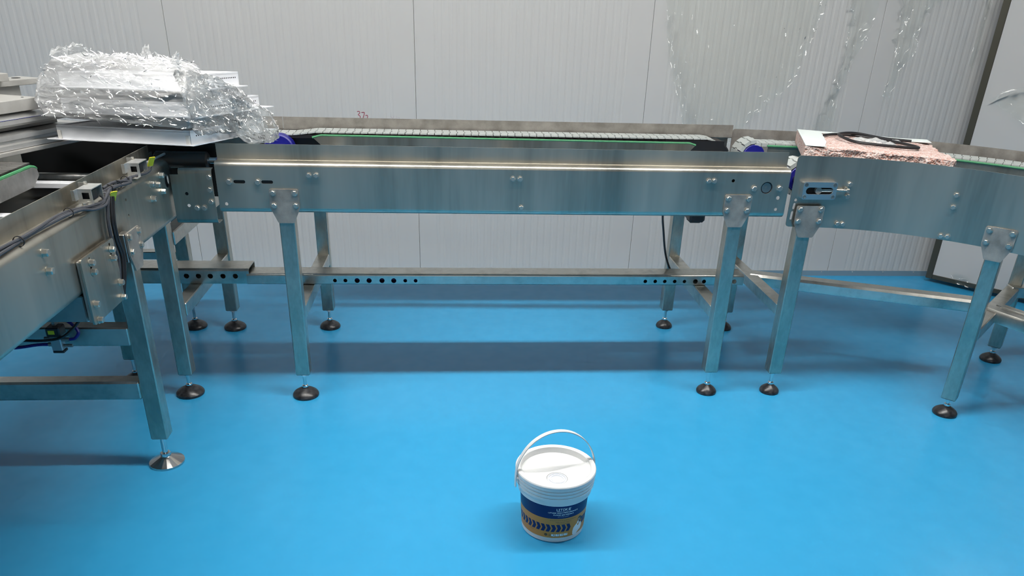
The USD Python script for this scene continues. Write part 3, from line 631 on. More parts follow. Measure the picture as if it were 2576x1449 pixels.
# legs, brackets, crossbars, beams
leg(cv, (1.2415, 2.6045), 0.69, 0, 0.037, zbot=0.088)
leg(cv, (1.2645, 3.245), 0.68, 0, 0.037, zbot=0.088)
a45 = math.radians(-43.7)
leg(cv, (1.850, 2.412), 0.665, 0, 0.043, zbot=0.067, ang=a45)
leg(cv, (2.343, 2.884), 0.665, 0, 0.043, zbot=0.067, ang=a45)
bracket(cv, V(1.2475, 2.576, 0.7385), V(0.9995, -0.012, 0), h=0.1, w=0.099)
e45 = V(math.cos(a45), math.sin(a45), 0); n45 = np.cross(e45, Z)
bracket(cv, V(1.850, 2.412, 0) - np.cross(e45, Z) * -0.0375 + Z * 0.7165, e45, w=0.094)
part(cv, 'crossbar', box(1.2165, 1.2665, 2.627, 3.22, 0.313, 0.357, 0.003), BEAM)
def bar(p0, p1, w, z0, z1, mat=BEAM, name='crossbar', bev=0.003):
    p0, p1 = V(*p0), V(*p1); d = p1 - p0; L = np.linalg.norm(d); d /= L
    m = box(0, L, -w / 2, w / 2, z0, z1, bev); m.apply_transform(frame_T(V(p0[0], p0[1], 0), V(d[0], d[1], 0), V(-d[1], d[0], 0), Z))
    return part(cv, name, m, mat)
ra = V(2.343 - 1.850, 2.884 - 2.412); ra /= np.linalg.norm(ra); ta = V(ra[1], -ra[0])
c0, c1_ = V(1.850, 2.412) + ra * 0.026, V(2.343, 2.884) - ra * 0.026
bar(c0, c1_, 0.05, 0.296, 0.345)
B0, B1 = V(1.238, 2.975), V(2.03, 2.660)
db = (B1 - B0) / np.linalg.norm(B1 - B0); nb = V(-db[1], db[0])
hp = [(-0.032, 0.3465), (-0.034, 0.350), (-0.034, 0.384), (-0.026, 0.3935), (0.026, 0.3935), (0.034, 0.384), (0.034, 0.350), (0.032, 0.3465)]
def chan(P0, P1, dz, hw=0.034, name='support_beam'):
    d = (P1 - P0); L = np.linalg.norm(d); d = V(d[0] / L, d[1] / L, 0); n = np.cross(Z, d)
    pr = [(a * hw / 0.034, b + dz) for a, b in hp]
    return part(cv, name, ring_sweep(pr, 0.003, (P0[0], P0[1], 0), n, Z, L) if np.dot(np.cross(n, Z), d) > 0 else ring_sweep(pr, 0.003, (P1[0], P1[1], 0), n, Z, L), BEAM)
chan(B0 + nb * 0.02, B1 + nb * 0.02, -0.033)
D0 = V(2.045, 2.62); dd = V(math.cos(math.radians(-66)), math.sin(math.radians(-66)))
chan(D0, D0 + dd * 0.9, -0.040, 0.022); 
nd = V(-dd[1], dd[0])
chan(D0 + nd * 0.075 + dd * 0.0, D0 + nd * 0.075 + dd * 0.9, -0.045, 0.020)
bar(V(2.30, 2.86), V(2.9, 2.78), 0.05, 0.305, 0.35)
# outer chain, rail and guide
RC = 1.337
arcs = np.arange(0.02, 1.30, 0.0287 / RC)
for s in arcs:
    p = cpt(s, RC); t = V(*ctan(s), 0); side = np.cross(Z, t)
    part(cv, 'chain_link', chain_link(V(p[0], p[1], 0.8745 + cdz(s, RC)), t, side, Z, 0.0287, 0.098, 0.005, LINK, 0.008), LINK, smooth=False)
# run-in and the turn round the end sprocket
SCx, SCz, SR = 1.215, 0.8115, 0.062
for x in np.arange(1.312, 1.225, -0.0287):
    part(cv, 'chain_link', chain_link(V(x, CC[1] + RC, 0.8745 + cdz(0, RC) + 0.002), X, Y, Z, 0.0287, 0.098, 0.005, LINK, 0.008), LINK, smooth=False)
for i in range(0, 9):
    a = math.radians(90 + 9 + 25.5 * i)
    up = V(math.cos(a), 0, math.sin(a)); t = np.cross(Y, up)
    part(cv, 'chain_link', chain_link(V(SCx, CC[1] + RC, SCz) + up * SR, t, Y, up, 0.0256, 0.098, 0.006, LINK, 0.008), LINK, smooth=False)
sprocket(cv, (SCx, CC[1] + RC - 0.035, SCz), 0.046, 0.03); sprocket(cv, (SCx, CC[1] + RC + 0.02, SCz), 0.046, 0.03)
# inner chain and its sprocket
RCI = 0.912
for i in range(0, 10):
    a = math.radians(75 + 25.5 * i)
    up = V(math.cos(a), 0, math.sin(a)); t = np.cross(Y, up)
    part(cv, 'chain_link', chain_link(V(1.232, CC[1] + RCI, SCz) + up * SR, t, Y, up, 0.0256, 0.098, 0.006, LINK, 0.008), LINK, smooth=False)
sprocket(cv, (1.232, CC[1] + RCI - 0.035, SCz), 0.046, 0.03); sprocket(cv, (1.232, CC[1] + RCI + 0.02, SCz), 0.046, 0.03)
for s in np.arange(0.0, 1.3, 0.0287 / RCI):
    p = cpt(s + 1e-6, RCI); t = V(*ctan(s), 0); side = np.cross(Z, t)
    part(cv, 'chain_link', chain_link(V(p[0], p[1], 0.8745 + cdz(s, RCI)), t, side, Z, 0.0287, 0.098, 0.005, LINK, 0.006), GREYST, smooth=False)
part(cv, 'drive_shaft', cyl((SCx, 2.60, SCz), (SCx, 3.25, SCz), 0.0125), GREYST)
part(cv, 'chain_rail', cstrip(RC - 0.04, 0.79, 0.861, 0.08, 0.03, SEND), BLACK)
part(cv, 'chain_rail', cstrip(RCI - 0.04, 0.80, 0.862, 0.08, 0.03, SEND), BLACK)
part(cv, 'guide_plate', cstrip(1.253, 0.79, 0.866, 0.003, -0.045, SEND), STEEL, 'curved guide plate')
gs = [V(*cpt(s, 1.251), 0.8695 + cdz(s, 1.251)) for s in np.linspace(-0.05, SEND, 60)]
part(cv, 'guide_strip', tube(gs, 0.0042, 8), GREEN, 'green plastic guide strip')
for s in (0.0, 0.45, 0.9, 1.3):
    a, b = cpt(s + 1e-6, RI + 0.004), cpt(s + 1e-6, RO - 0.002)
    part(cv, 'cross_tube', cyl((a[0], a[1], 0.765), (b[0], b[1], 0.765), 0.012, 14), GREYST)

# ------------------------------------------------------------------ things lying on the conveyors
# metal trays
def tray(label, A, B, C, L, D, hh, wall_in, mats, holes_side=True, tabs=True):
    """shallow sheet tray: flange plate and four upright walls. A left front, B right front flange corner, C a point on the right edge"""
    A, B, C = V(*A), V(*B), V(*C)
    ex = (B - A) / np.linalg.norm(B - A); ey = C - B; ey -= ex * (ex @ ey); ey /= np.linalg.norm(ey); ez = np.cross(ex, ey)
    T = frame_T(B - ex * L, ex, ey, ez)
    t = thing('metal_tray', label, 'tray', tuple(A), group=None)
    def tb(*a, **k):
        m = box(*a, **k); m.apply_transform(T); return m
    fl = sg.Polygon([(0, 0), (L, 0), (L, D), (0, D)])
    w0, w1, wf, wk = wall_in
    m = trimesh.creation.extrude_polygon(fl, 0.003, engine='earcut'); m.apply_transform(T)
    part(t, 'flange', m, mats[0])
    x0, x1, y0, y1 = w0, L - w1, wf, D - wk
    th = 0.0015
    part(t, 'wall', tb(x0, x1, y0, y0 + th, 0.003, hh), mats[0])
    part(t, 'wall', tb(x0, x1, y1 - th, y1, 0.003, hh), mats[0])
    part(t, 'wall', tb(x0, x0 + th, y0, y1, 0.003, hh), mats[0])
    part(t, 'wall', tb(x1 - th, x1, y0, y1, 0.003, hh), mats[0])
    part(t, 'bottom', tb(x0, x1, y0, y1, hh - 0.006, hh - 0.004), mats[0])
    if holes_side:
        hs = []
        for y in np.arange(y0 + 0.03, y1 - 0.02, 0.0105):
            c = cyl((0, 0, 0), (0.0016, 0, 0), 0.0021, 8); c.apply_translation((x1 - 0.0008, y, hh - 0.017)); c.apply_transform(T); hs.append(c)
        part(t, 'perforations', cat_(hs), HOLE, kind='stuff')
    if tabs:
        for x in (x0 + 0.002, x1 - 0.016):
            part(t, 'end_clip', tb(x, x + 0.014, y0 - 0.003, y0 + 0.001, 0.003, hh * 0.66, bev=0.001), CREAM, 'cream end clip')
    return t
TA, TB, TC = (-1.275, 2.63, 0.912), (-0.777, 2.475, 0.924), (-0.695, 2.743, 0.913)
tray('white sheet metal tray at the bottom of the wrapped stack, with cream end clips', TA, TB, TC, 0.522, 0.50, 0.044, (0.036, 0.012, 0.008, 0.06), [WHITE])
sh = V(0.016, 0.022, 0.078)
tray('white sheet metal tray inside the clear plastic bag, second from the bottom', V(*TA) + sh, V(*TB) + sh, V(*TC) + sh, 0.535, 0.46, 0.042, (0.036, 0.02, 0.03, 0.06), [WHITE], True, False)
sh3 = V(-0.010, 0.065, 0.148)
tray('white sheet metal tray on top of the stack, its perforated side showing behind the bag', V(*TA) + sh3, V(*TB) + sh3, V(*TC) + sh3, 0.515, 0.335, 0.046, (0.036, 0.024, 0.03, 0.012), [WHITE], True, False)

# steel channels stacked on the left conveyor
SD = V(math.cos(math.radians(71)), math.sin(math.radians(71)), 0); SN = V(SD[1], -SD[0], 0)
SP = V(-1.3603, 2.4964, 0)
def channel(label, a0, a1, off, w, z0, z1, mat, kind='box', dang=0.0, holes=(), name='steel_channel'):
    """bar lying along SD; off = how far its viewer side face stands out from the stack's reference plane, w wide to the left"""
    d = trimesh.transformations.rotation_matrix(dang, Z)[:3, :3] @ SD; n = V(d[1], -d[0], 0)
    h = z1 - z0
    o = SP + n * off + Z * z0
    if kind == 'box':
        prof = sg.Polygon([(-w, 0), (0, 0), (0, h), (-w, h)]).buffer(-0.002).buffer(0.002, quad_segs=3)
    elif kind == 'lip':        # stepped extrusion with a groove along the face
        prof = sg.Polygon([(-w, 0), (0.0, 0), (0.0, h * 0.30), (-0.012, h * 0.38), (-0.012, h * 0.55), (-0.004, h * 0.62), (-0.004, h * 0.9), (-0.016, h), (-w, h)])
    else:                      # rounded back
        prof = sg.Polygon([(-w, 0), (-0.01, 0), (0, h * 0.2), (0, h * 0.55), (-0.012, h * 0.85), (-0.035, h), (-w, h)])
    m = prism(prof, o + d * a0, n, Z, -(a1 - a0)) if np.dot(np.cross(n, Z), d) < 0 else prism(prof, o + d * a0, n, Z, a1 - a0)
    t = thing(name, label, 'steel channel', tuple(SP + d * (a0 + a1) / 2 + Z * z0))
    part(t, 'body', m, mat)
    hs = []
    for (s, c, r) in holes:
        hs.append(cyl(o + d * s - n * c + Z * (h + 0.0002), o + d * s - n * c + Z * (h + 0.0008), r, 20))
    for hm in hs: part(t, 'hole', hm, HOLE)
    return t
channel('flat dull steel channel at the very bottom of the stack on the left conveyor', -1.3, 0.42, 0.006, 0.16, 0.877, 0.8895, CHANNEL)
channel('grooved steel channel near the bottom of the stack, just above the flat one', -1.3, 0.36, -0.004, 0.15, 0.891, 0.937, ALUBAR, 'lip')
channel('dark steel bar in the gap in the middle of the stack', -1.3, 0.30, -0.05, 0.10, 0.939, 0.956, GREYST)
ch4 = channel('rounded bright steel channel with a thin blue line along it, mid stack', -1.3, 0.29, 0.002, 0.13, 0.957, 0.9955, ALUBAR, 'round')
part(ch4, 'blue_line', box(-1.3, 0.29, -0.0003, 0.0008, 0.0, 0.0010).apply_transform(frame_T(SP + SN * 0.0022 + Z * 0.978, SD, SN, Z)) , BLUEPL, 'thin blue line')
channel('wide box-shaped steel channel lying on top of the stack, small holes in its top', -1.3, 0.19, 0.003, 0.19, 0.998, 1.033, CHANNEL, 'box', 0.0, [(-0.02, 0.075, 0.004), (0.12, 0.16, 0.004), (0.16, 0.03, 0.004)])
for i, (off, z0, z1, a1, lab) in enumerate([(-0.235, 1.00, 1.045, 0.30, 'perforated steel channel behind the wide one, lowest of three'), (-0.21, 1.047, 1.066, 0.36, 'perforated steel channel in the middle of three behind the stack'), (-0.17, 1.068, 1.092, 0.22, 'perforated steel channel, topmost of three at the back of the stack')]):
    channel(lab, -1.0, a1, off, 0.09, z0, z1, CHANNEL, 'box', -0.12, [(a1 - 0.05 - 0.085 * k, 0.045, 0.014) for k in range(8)])

# small sharp folds of film: narrow bent leaves that stand on the sheet at all angles between the lamps and a passer-by
def folds(P, N, D, n, seed, length=(0.010, 0.045), width=(0.0009, 0.0032), jit=0.32):
    rg = np.random.default_rng(seed); vs, f = [], []
    for i in rg.choice(len(P), n):
        p = P[i]
        lamp = V(rg.uniform(-2.6, 2.3), 1.95, LAMP_Z); eye = V(rg.normal(0, jit), rg.normal(0, jit), 1.36 + rg.normal(0, jit * 0.6))
        h = (lamp - p) / np.linalg.norm(lamp - p) + (eye - p) / np.linalg.norm(eye - p); h /= np.linalg.norm(h)
        h = h + rg.normal(0, 0.05, 3); h /= np.linalg.norm(h)
        t = D[i] + rg.normal(0, 0.35, 3); t -= h * (t @ h); t /= np.linalg.norm(t) + 1e-9
        b = np.cross(h, t); L, W = rg.uniform(*length), rg.uniform(*width)
        bend, off = rg.normal(0, 0.25) * L, 0.0015
        k0 = len(vs)
        for u in np.linspace(-1, 1, 7):
            w = W * (1 - u * u) ** 0.7 * (0.7 + 0.6 * rg.random()) + 0.0002
            c = p + N[i] * off + t * (u * L / 2) + b * (bend * u * u * 0.5) + h * (0.0006 * math.sin(3 * u))
            vs += [c - b * w / 2, c + b * w / 2]
        for j in range(6):
            a = k0 + j * 2; f += [[a, a + 1, a + 3], [a, a + 3, a + 2]]
    return trimesh.Trimesh(np.array(vs), np.array(f), process=False)

# clear plastic bag over the trays
exb = V(*TB) - V(*TA); exb /= np.linalg.norm(exb); eyb = V(-exb[1], exb[0], 0); eyb /= np.linalg.norm(eyb)
A0 = V(-1.275, 2.63, 0)
def bp(a, b, z): 
    q = A0 + V(exb[0], exb[1], 0) * a + eyb * b; return (q[0], q[1], z)
main = [bp(0.02, -0.01, 0.985), bp(-0.015, 0.00, 1.03), bp(-0.02, 0.05, 1.10), bp(0.0, 0.06, 1.125), bp(0.06, 0.03, 1.148), bp(0.14, 0.06, 1.166), bp(0.30, 0.05, 1.160), bp(0.44, 0.06, 1.156),
        bp(0.505, 0.05, 1.135), bp(0.525, -0.012, 1.075), bp(0.53, -0.015, 1.00), bp(0.52, -0.008, 0.975), bp(0.02, 0.40, 0.99), bp(-0.015, 0.38, 1.09), bp(0.06, 0.34, 1.13), bp(0.30, 0.30, 1.14), bp(0.40, 0.25, 1.132), bp(0.46, 0.20, 1.09), bp(0.50, 0.25, 0.98)]
tail = [bp(0.48, 0.03, 1.13), bp(0.47, 0.10, 1.12), bp(0.53, -0.005, 1.06), bp(0.535, 0.00, 0.965), (-0.720, 2.62, 1.105), (-0.693, 2.75, 1.053), (-0.705, 2.82, 1.042), (-0.755, 2.60, 0.955), (-0.690, 2.72, 0.93), (-0.68, 2.84, 1.0)]
tail2 = [(-0.70, 2.66, 1.06), (-0.650, 2.75, 1.015), (-0.602, 2.75, 0.978), (-0.582, 2.75, 0.917), (-0.597, 2.75, 0.895), (-0.655, 2.69, 0.900), (-0.70, 2.68, 0.93), (-0.67, 2.84, 1.0), (-0.615, 2.86, 0.955), (-0.605, 2.86, 0.895), (-0.64, 2.78, 0.895)]
hull = lambda P: manifold3d.Manifold.hull_points(np.array(P, np.float32))
def ridge(p, seed, oct_=3):
    return sum((1 - abs(2 * meshkit.noise(p * 2 ** o, seed + o) - 1)) ** 2 * 0.55 ** o for o in range(oct_))
def crumple(man_, edge, it, big, fold, fine, R):
    bmesh = man_.refine_to_length(edge).to_mesh(); bm = trimesh.Trimesh(bmesh.vert_properties[:, :3], bmesh.tri_verts, process=True)
    trimesh.smoothing.filter_taubin(bm, iterations=it)
    nv, pv = bm.vertex_normals.copy(), bm.vertices.copy()
    warp = np.stack([meshkit.noise(pv * 9, q) for q in (31, 32, 33)], 1) - 0.5
    q1 = (pv + warp * 0.05) @ np.array(R, float); q2 = (pv + warp * 0.03) @ (np.array(R, float) * 2.6)
    d = fold * (ridge(q1, 5) - 0.8) + fine * (ridge(q2, 15, 2) - 0.8) + big * (meshkit.fbm(pv * 6, 3, 9) - 0.5)
    bm.vertices = pv + nv * d[:, None]; return bm
RM = [[9, 4, 3], [-6, 16, 6], [14, 10, 30]]
bagm = crumple(hull(main), 0.0065, 10, 0.008, 0.0034, 0.0020, RM)
tailm = crumple(hull(tail) + hull(tail2), 0.0065, 8, 0.022, 0.0090, 0.0050, [[16, 4, 3], [-6, 14, 6], [8, 10, 20]])
bt = thing('plastic_bag', 'crumpled clear plastic bag draped over the white metal trays', 'plastic bag', bp(0.25, 0.2, 0.98))
part(bt, 'film', bagm, FILM_BAG, smooth=30)
part(bt, 'film', tailm, FILM_TAIL, 'clearer loose tail of the bag', smooth=30)
def bag_folds(m, n, seed, sel, dirn, **kw):
    c, nn = m.triangles_center, m.face_normals
    k = np.where(sel(c, nn))[0]; D = np.tile(V(*dirn), (len(k), 1))
    return folds(c[k], nn[k], D, n, seed, **kw)
front = lambda c, nn: (nn[:, 1] < 0.1) & (nn[:, 2] > -0.5)
part(bt, 'creases', cat_([bag_folds(bagm, 260, 1, front, (0.8, -0.2, -0.45)), bag_folds(bagm, 170, 2, lambda c, nn: front(c, nn) & (c[:, 2] > 1.08), (0.9, -0.2, 0.1)),
    bag_folds(bagm, 110, 4, lambda c, nn: front(c, nn) & (c[:, 2] < 1.03), (0.9, -0.25, 0.25))]), FILM_FOLD, kind='stuff', smooth=False)
part(bt, 'creases', bag_folds(tailm, 330, 3, front, (0.6, 0.0, -0.6), length=(0.006, 0.026)), FILM_FOLD, kind='stuff', smooth=False)
def flap(pts, w, seed, n=16, mat=FILM_BAG):
    """loose tip of film: a crumpled ribbon"""
    P = smooth_path(pts, n); vs, f = [], []
    for i, p in enumerate(P):
        k = 1 - i / (len(P) - 1)
        for j in range(7):
            u = (j / 6 - 0.5) * w * (0.25 + 0.75 * k)
            nz = meshkit.noise(V(i * 0.35, j * 0.7, seed), seed) - 0.5
            vs.append(p + V(u * exb[0], u * exb[1] + nz * 0.022, nz * 0.02 * (abs(j - 3) > 1)))
    for i in range(len(P) - 1):
        for j in range(6):
            a = i * 7 + j; f += [[a, a + 1, a + 8], [a, a + 8, a + 7]]
    return trimesh.Trimesh(np.array(vs), np.array(f), process=False)
for pts, w, sd in [([bp(0.045, 0.10, 1.12), bp(0.035, 0.09, 1.165), bp(0.06, 0.08, 1.18)], 0.10, 3), ([bp(0.13, 0.08, 1.145), bp(0.125, 0.06, 1.185), bp(0.15, 0.05, 1.192)], 0.09, 5),
                   ([bp(0.485, 0.03, 1.14), bp(0.49, 0.02, 1.165), bp(0.505, 0.015, 1.185)], 0.045, 8), ([bp(0.26, 0.2, 1.15), bp(0.265, 0.2, 1.176), bp(0.27, 0.2, 1.185)], 0.04, 12)]:
    part(bt, 'loose_end', flap(pts, w, sd), FILM_BAG, smooth=40)

# pink foam board with a white facing
FZ0, FZ1 = 0.872, 0.918
ft = sg.Polygon([(1.401, 3.15), (1.2425, 2.703), (1.308, 2.675), (1.431, 2.632), (1.549, 2.590), (1.636, 2.560), (1.695, 2.538), (1.715, 2.56), (1.735, 2.629), (1.748, 2.69), (1.763, 2.749), (1.785, 2.80), (1.812, 2.875), (1.838, 2.956)])
fm = trimesh.creation.extrude_polygon(ft, FZ1 - FZ0, engine='earcut'); fm.apply_translation((0, 0, FZ0))
fv, ff = trimesh.remesh.subdivide_to_size(fm.vertices, fm.faces, 0.012, max_iter=12)
fm = trimesh.Trimesh(fv, ff, process=True)
P_ = fm.vertices.copy(); N_ = fm.vertex_normals
edge = np.array([ft.exterior.distance(sg.Point(p[0], p[1])) for p in P_])
ld = np.array([sg.LineString([(1.401, 3.15), (1.2425, 2.703)]).distance(sg.Point(p[0], p[1])) for p in P_])
soft = np.clip(ld / 0.03, 0, 1)
rough_ = 0.007 * (meshkit.fbm(P_ * 60, 3, 4) - 0.5) * 2 + 0.010 * (meshkit.fbm(P_ * 18, 2, 8) - 0.5)
top = P_[:, 2] > FZ1 - 1e-4
face_side = (edge < 1e-4)
amt = np.where(face_side, 1.0, 0.30) * soft
slump = np.where(top, -0.004 * soft * np.clip((0.05 - edge) / 0.05, 0, 1) - 0.0015 * soft, 0)
P2 = P_ + N_ * (rough_ * amt)[:, None]; P2[:, 2] += slump
bot = P_[:, 2] < FZ0 + 1e-4; P2[bot, 2] = np.maximum(P2[bot, 2], FZ0)
drop = lambda p: np.array([cdz(max(math.atan2(x - CC[0], y - CC[1]), 0), math.hypot(x - CC[0], y - CC[1])) for x, y in p[:, :2]]) + 0.006
P2[:, 2] += drop(P2)
fm.vertices = P2
fo = thing('foam_board', 'broken pink granular foam board with a white facing, lying on the curved conveyor', 'foam board', (1.5, 2.85, FZ0))
part(fo, 'foam', fm, FOAM, smooth=50)
fc = sg.Polygon([(1.401, 3.15), (1.2425, 2.703), (1.262, 2.695), (1.308, 2.676), (1.312, 2.70), (1.335, 2.745), (1.368, 2.81), (1.385, 2.86), (1.424, 2.958), (1.450, 3.03), (1.462, 3.060), (1.55, 3.022), (1.68, 2.955), (1.76, 2.915), (1.815, 2.884), (1.838, 2.956)])
fmc = trimesh.creation.extrude_polygon(fc, 0.0022, engine='earcut'); v_, f_ = trimesh.remesh.subdivide_to_size(fmc.vertices, fmc.faces, 0.03, max_iter=12)
v_[:, 2] += FZ1 + 0.0008; v_[:, 2] += drop(v_)
v_[:, 2] += 0.004 * np.clip((v_[:, 0] - 1.76) / 0.07, 0, 1)
part(fo, 'facing', trimesh.Trimesh(v_, f_), FACING, 'white sheet facing with a torn edge', smooth=30)

# black cable coiled on the foam
cb = [(1.4235, 2.955), (1.475, 2.99), (1.525, 3.0), (1.575, 2.965), (1.62, 2.905), (1.655, 2.83), (1.672, 2.745), (1.655, 2.705), (1.60, 2.715), (1.53, 2.745), (1.47, 2.805), (1.455, 2.895), (1.49, 2.955), (1.56, 2.975), (1.65, 2.93), (1.735, 2.885)]
cpts = []
for i, (x, y) in enumerate(cb):
    cpts.append((x, y, FZ1 + 0.0062 + drop(V([x, y, 0]).reshape(1, 3))[0] + (0.010 if 11 <= i <= 13 else 0.001)))
solo('black_cable', tube(cpts, 0.0052, 10, 8), BLACK, 'black cable laid in a loop on the pink foam board', 'cable')
sc_v = []
def scrap(c, r, seed):
    m = trimesh.creation.icosphere(2, r); v = m.vertices; v *= (0.6 + 0.9 * meshkit.noise(v / r * 1.8 + seed, seed))[:, None]; v[:, 2] = np.abs(v[:, 2]) * 0.5; m.apply_translation(c); return m
sz = FZ1 + drop(V([1.56, 2.84, 0]).reshape(1, 3))[0] - 0.002
sl = thing('plastic_scrap', 'crumpled translucent plastic scraps inside the cable loop', 'plastic scrap', (1.56, 2.85, sz))
for c, r, s in [((1.535, 2.885, sz), 0.026, 3), ((1.575, 2.845, sz), 0.034, 9), ((1.60, 2.80, sz), 0.022, 14), ((1.505, 2.84, sz), 0.018, 21), ((1.655, 2.865, sz), 0.020, 30)]:
    part(sl, 'scrap', scrap(c, r, s), FILM_SCRAP, smooth=False)

# ------------------------------------------------------------------ films hanging on the wall
def wall_film(label, outline, off=0.012, relief=0.02, seed=1, edge_roll=0.01, dirv=(0.25, 1.0), to=None, freq=9.0, name='plastic_film', nf=1150):
    """clear film hanging in front of a wall; outline in (along, z) on the wall plane; to maps (a, z, d) to the world"""
    poly = sg.Polygon(outline).buffer(0)
    bd = poly.exterior; n = int(bd.length / 0.010); ring = [bd.interpolate(i / n, True).coords[0] for i in range(n)]
    x0, z0, x1, z1 = poly.bounds
    inner = [(x, z) for x in np.arange(x0, x1, 0.011) for z in np.arange(z0, z1, 0.013)]
    inn = poly.buffer(-0.006)
    from shapely import contains_xy
    arr = np.array(inner); arr = arr[contains_xy(inn, arr[:, 0], arr[:, 1])]
    pts = np.vstack([np.array(ring), arr]) if len(arr) else np.array(ring)
    tri = Delaunay(pts).simplices; cen = pts[tri].mean(1); tri = tri[contains_xy(poly, cen[:, 0], cen[:, 1])]
    from shapely import points as shpts, distance
    e = distance(bd, shpts(pts)); ek = np.exp(-e / 0.035)
    w = np.stack([meshkit.noise(np.c_[pts * 7, np.full(len(pts), s)], seed + s) for s in (1, 2)], 1) - 0.5
    q = pts + w * 0.06
    u = q[:, 0] * dirv[1] - q[:, 1] * dirv[0]; v = q[:, 0] * dirv[0] + q[:, 1] * dirv[1]
    rd = ridge(np.c_[u * freq, v * freq * 0.22, np.zeros(len(u))], seed) ; rd2 = ridge(np.c_[q * 26, np.zeros(len(u))], seed + 7)
    d = off + relief * (0.15 + 0.85 * ek) * (rd - 0.6) + relief * 0.8 * (0.06 + ek) * (rd2 - 0.6) + edge_roll * ek
    d = np.maximum(d, 0.002)
    P3 = to(pts[:, 0], pts[:, 1], d) if to else np.c_[pts[:, 0], WY - d, pts[:, 1]]
    t = trimesh.Trimesh(P3, tri, process=False)
    x = thing(name, label, 'plastic film', tuple(P3.mean(0)))
    part(x, 'sheet', t, FILM_WALL, smooth=40)
    # folds gather along the edges
    wgt = np.exp(-e / 0.030) * 1.0 + 0.035; rg = np.random.default_rng(seed)
    k = rg.choice(len(pts), max(12, int(poly.area * nf)), p=wgt / wgt.sum())
    near = np.array([bd.project(sg.Point(*pts[i])) for i in k]); tg_ = np.array([V(*bd.interpolate((q + 0.01) % bd.length).coords[0]) - V(*bd.interpolate(q).coords[0]) for q in near])
    nrm = -Y if to is None else dn; alo = X if to is None else dx
    D = tg_[:, :1] * 100 * alo + tg_[:, 1:] * 100 * Z
    part(x, 'creases', folds(P3[k], np.tile(nrm, (len(k), 1)), D, len(k), seed, (0.008, 0.038), (0.0014, 0.0042)), FILM_FOLD, kind='stuff', smooth=False)
    return x
FA = [(0.93, 1.95), (0.97, 1.70), (1.005, 1.462), (1.031, 1.312), (1.043, 1.209), (1.07, 1.103), (1.114, 0.976), (1.158, 0.864), (1.168, 0.788), (1.191, 0.71), (1.462, 0.72), (1.479, 0.789), (1.546, 0.862), (1.644, 0.95), (1.703, 1.017), (1.727, 1.1), (1.759, 1.191), (1.78, 1.28), (1.807, 1.384), (1.824, 1.486), (1.86, 1.70), (1.87, 1.95)]
FB = [(1.85, 1.80), (1.878, 1.488), (1.916, 1.387), (1.936, 1.31), (1.942, 1.213), (1.935, 1.105), (1.914, 0.993), (1.877, 0.878), (1.844, 0.815), (1.862, 0.74), (1.957, 0.74), (1.959, 0.841), (1.954, 0.956), (1.98, 1.069), (2.01, 1.161), (2.044, 1.269), (2.06, 1.392), (2.068, 1.493), (2.09, 1.80)]
FC = [(2.12, 1.75), (2.133, 1.495), (2.167, 1.394), (2.195, 1.273), (2.173, 1.228), (2.198, 1.202), (2.203, 1.129), (2.2, 1.037), (2.184, 0.961), (2.212, 0.957), (2.224, 1.009), (2.25, 1.084), (2.285, 1.168), (2.309, 1.267), (2.298, 1.329), (2.348, 1.382), (2.387, 1.401), (2.397, 1.503), (2.44, 1.75)]
FD = [(2.575, 1.70), (2.588, 1.509), (2.60, 1.407), (2.607, 1.284), (2.603, 1.194), (2.605, 1.112), (2.625, 1.094), (2.63, 1.141), (2.632, 1.268), (2.632, 1.391), (2.632, 1.70)]
FE = [(0.066, 0.967), (0.107, 0.999), (0.193, 1.037), (0.288, 1.077), (0.356, 0.85), (0.239, 0.879), (0.177, 0.907), (0.115, 0.938)]
FF = [(0.126, 0.071), (0.137, 0.096), (0.216, 0.076), (0.261, 0.052), (0.239, 0.026), (0.167, 0.034)]
on_door = lambda a, z, d: np.c_[DP[0] + dx[0] * a + dn[0] * (d + 0.003), DP[1] + dx[1] * a + dn[1] * (d + 0.003), z]
wall_film('large clear plastic film peeling off the wall, behind the gap between straight and curved conveyors', FA, 0.010, 0.014, 11, 0.012, (-0.2, 1.0), nf=430)
wall_film('narrow twisted strip of clear film hanging on the wall, right beside the large sheet', FB, 0.012, 0.026, 22, 0.016, (-0.15, 1.0), freq=14)
wall_film('short tapering tail of clear film on the wall between the twisted strip and the door', FC, 0.012, 0.026, 33, 0.016, (0.25, 1.0), freq=14)
wall_film('thin clear film edge running down beside the dark door frame', FD, 0.008, 0.016, 44, 0.012, (-0.1, 1.0), freq=14)
wall_film('clear film flap with a pointed tip peeling off the door leaf', FE, 0.008, 0.014, 55, 0.012, (1.0, 0.3), to=on_door)
wall_film('small shred of clear film at the bottom edge of the door leaf', FF, 0.005, 0.008, 66, 0.006, (1.0, 0.0), to=on_door)

# ------------------------------------------------------------------ the bucket
BX, BY = 0.286, 1.79
bk = thing('paint_bucket', 'white plastic bucket with a navy and gold label, standing on the blue floor', 'bucket', (BX, BY, 0))
br = lambda z: 0.0885 + 0.0085 * z / 0.14
part(bk, 'body', lathe([(0, 0), (0.085, 0), (0.0885, 0.003), (br(0.14), 0.14), (br(0.14), 0.16), (0, 0.16)], (BX, BY, 0), 72), BUCKETW)
cl = [(br(0.13), 0.130), (0.1035, 0.1335), (0.1045, 0.150), (0.1085, 0.1525), (0.1090, 0.1600), (0.1075, 0.1606), (0.1098, 0.1640), (0.1103, 0.1715), (0.1085, 0.1721), (0.1110, 0.1755), (0.1115, 0.1825), (0.1098, 0.1831), (0.1120, 0.1862), (0.1123, 0.1965), (0.1105, 0.1995), (0.1075, 0.2005)]
lid_in = [(0.1000, 0.2005), (0.0975, 0.1985), (0.0960, 0.1815), (0, 0.1815)]
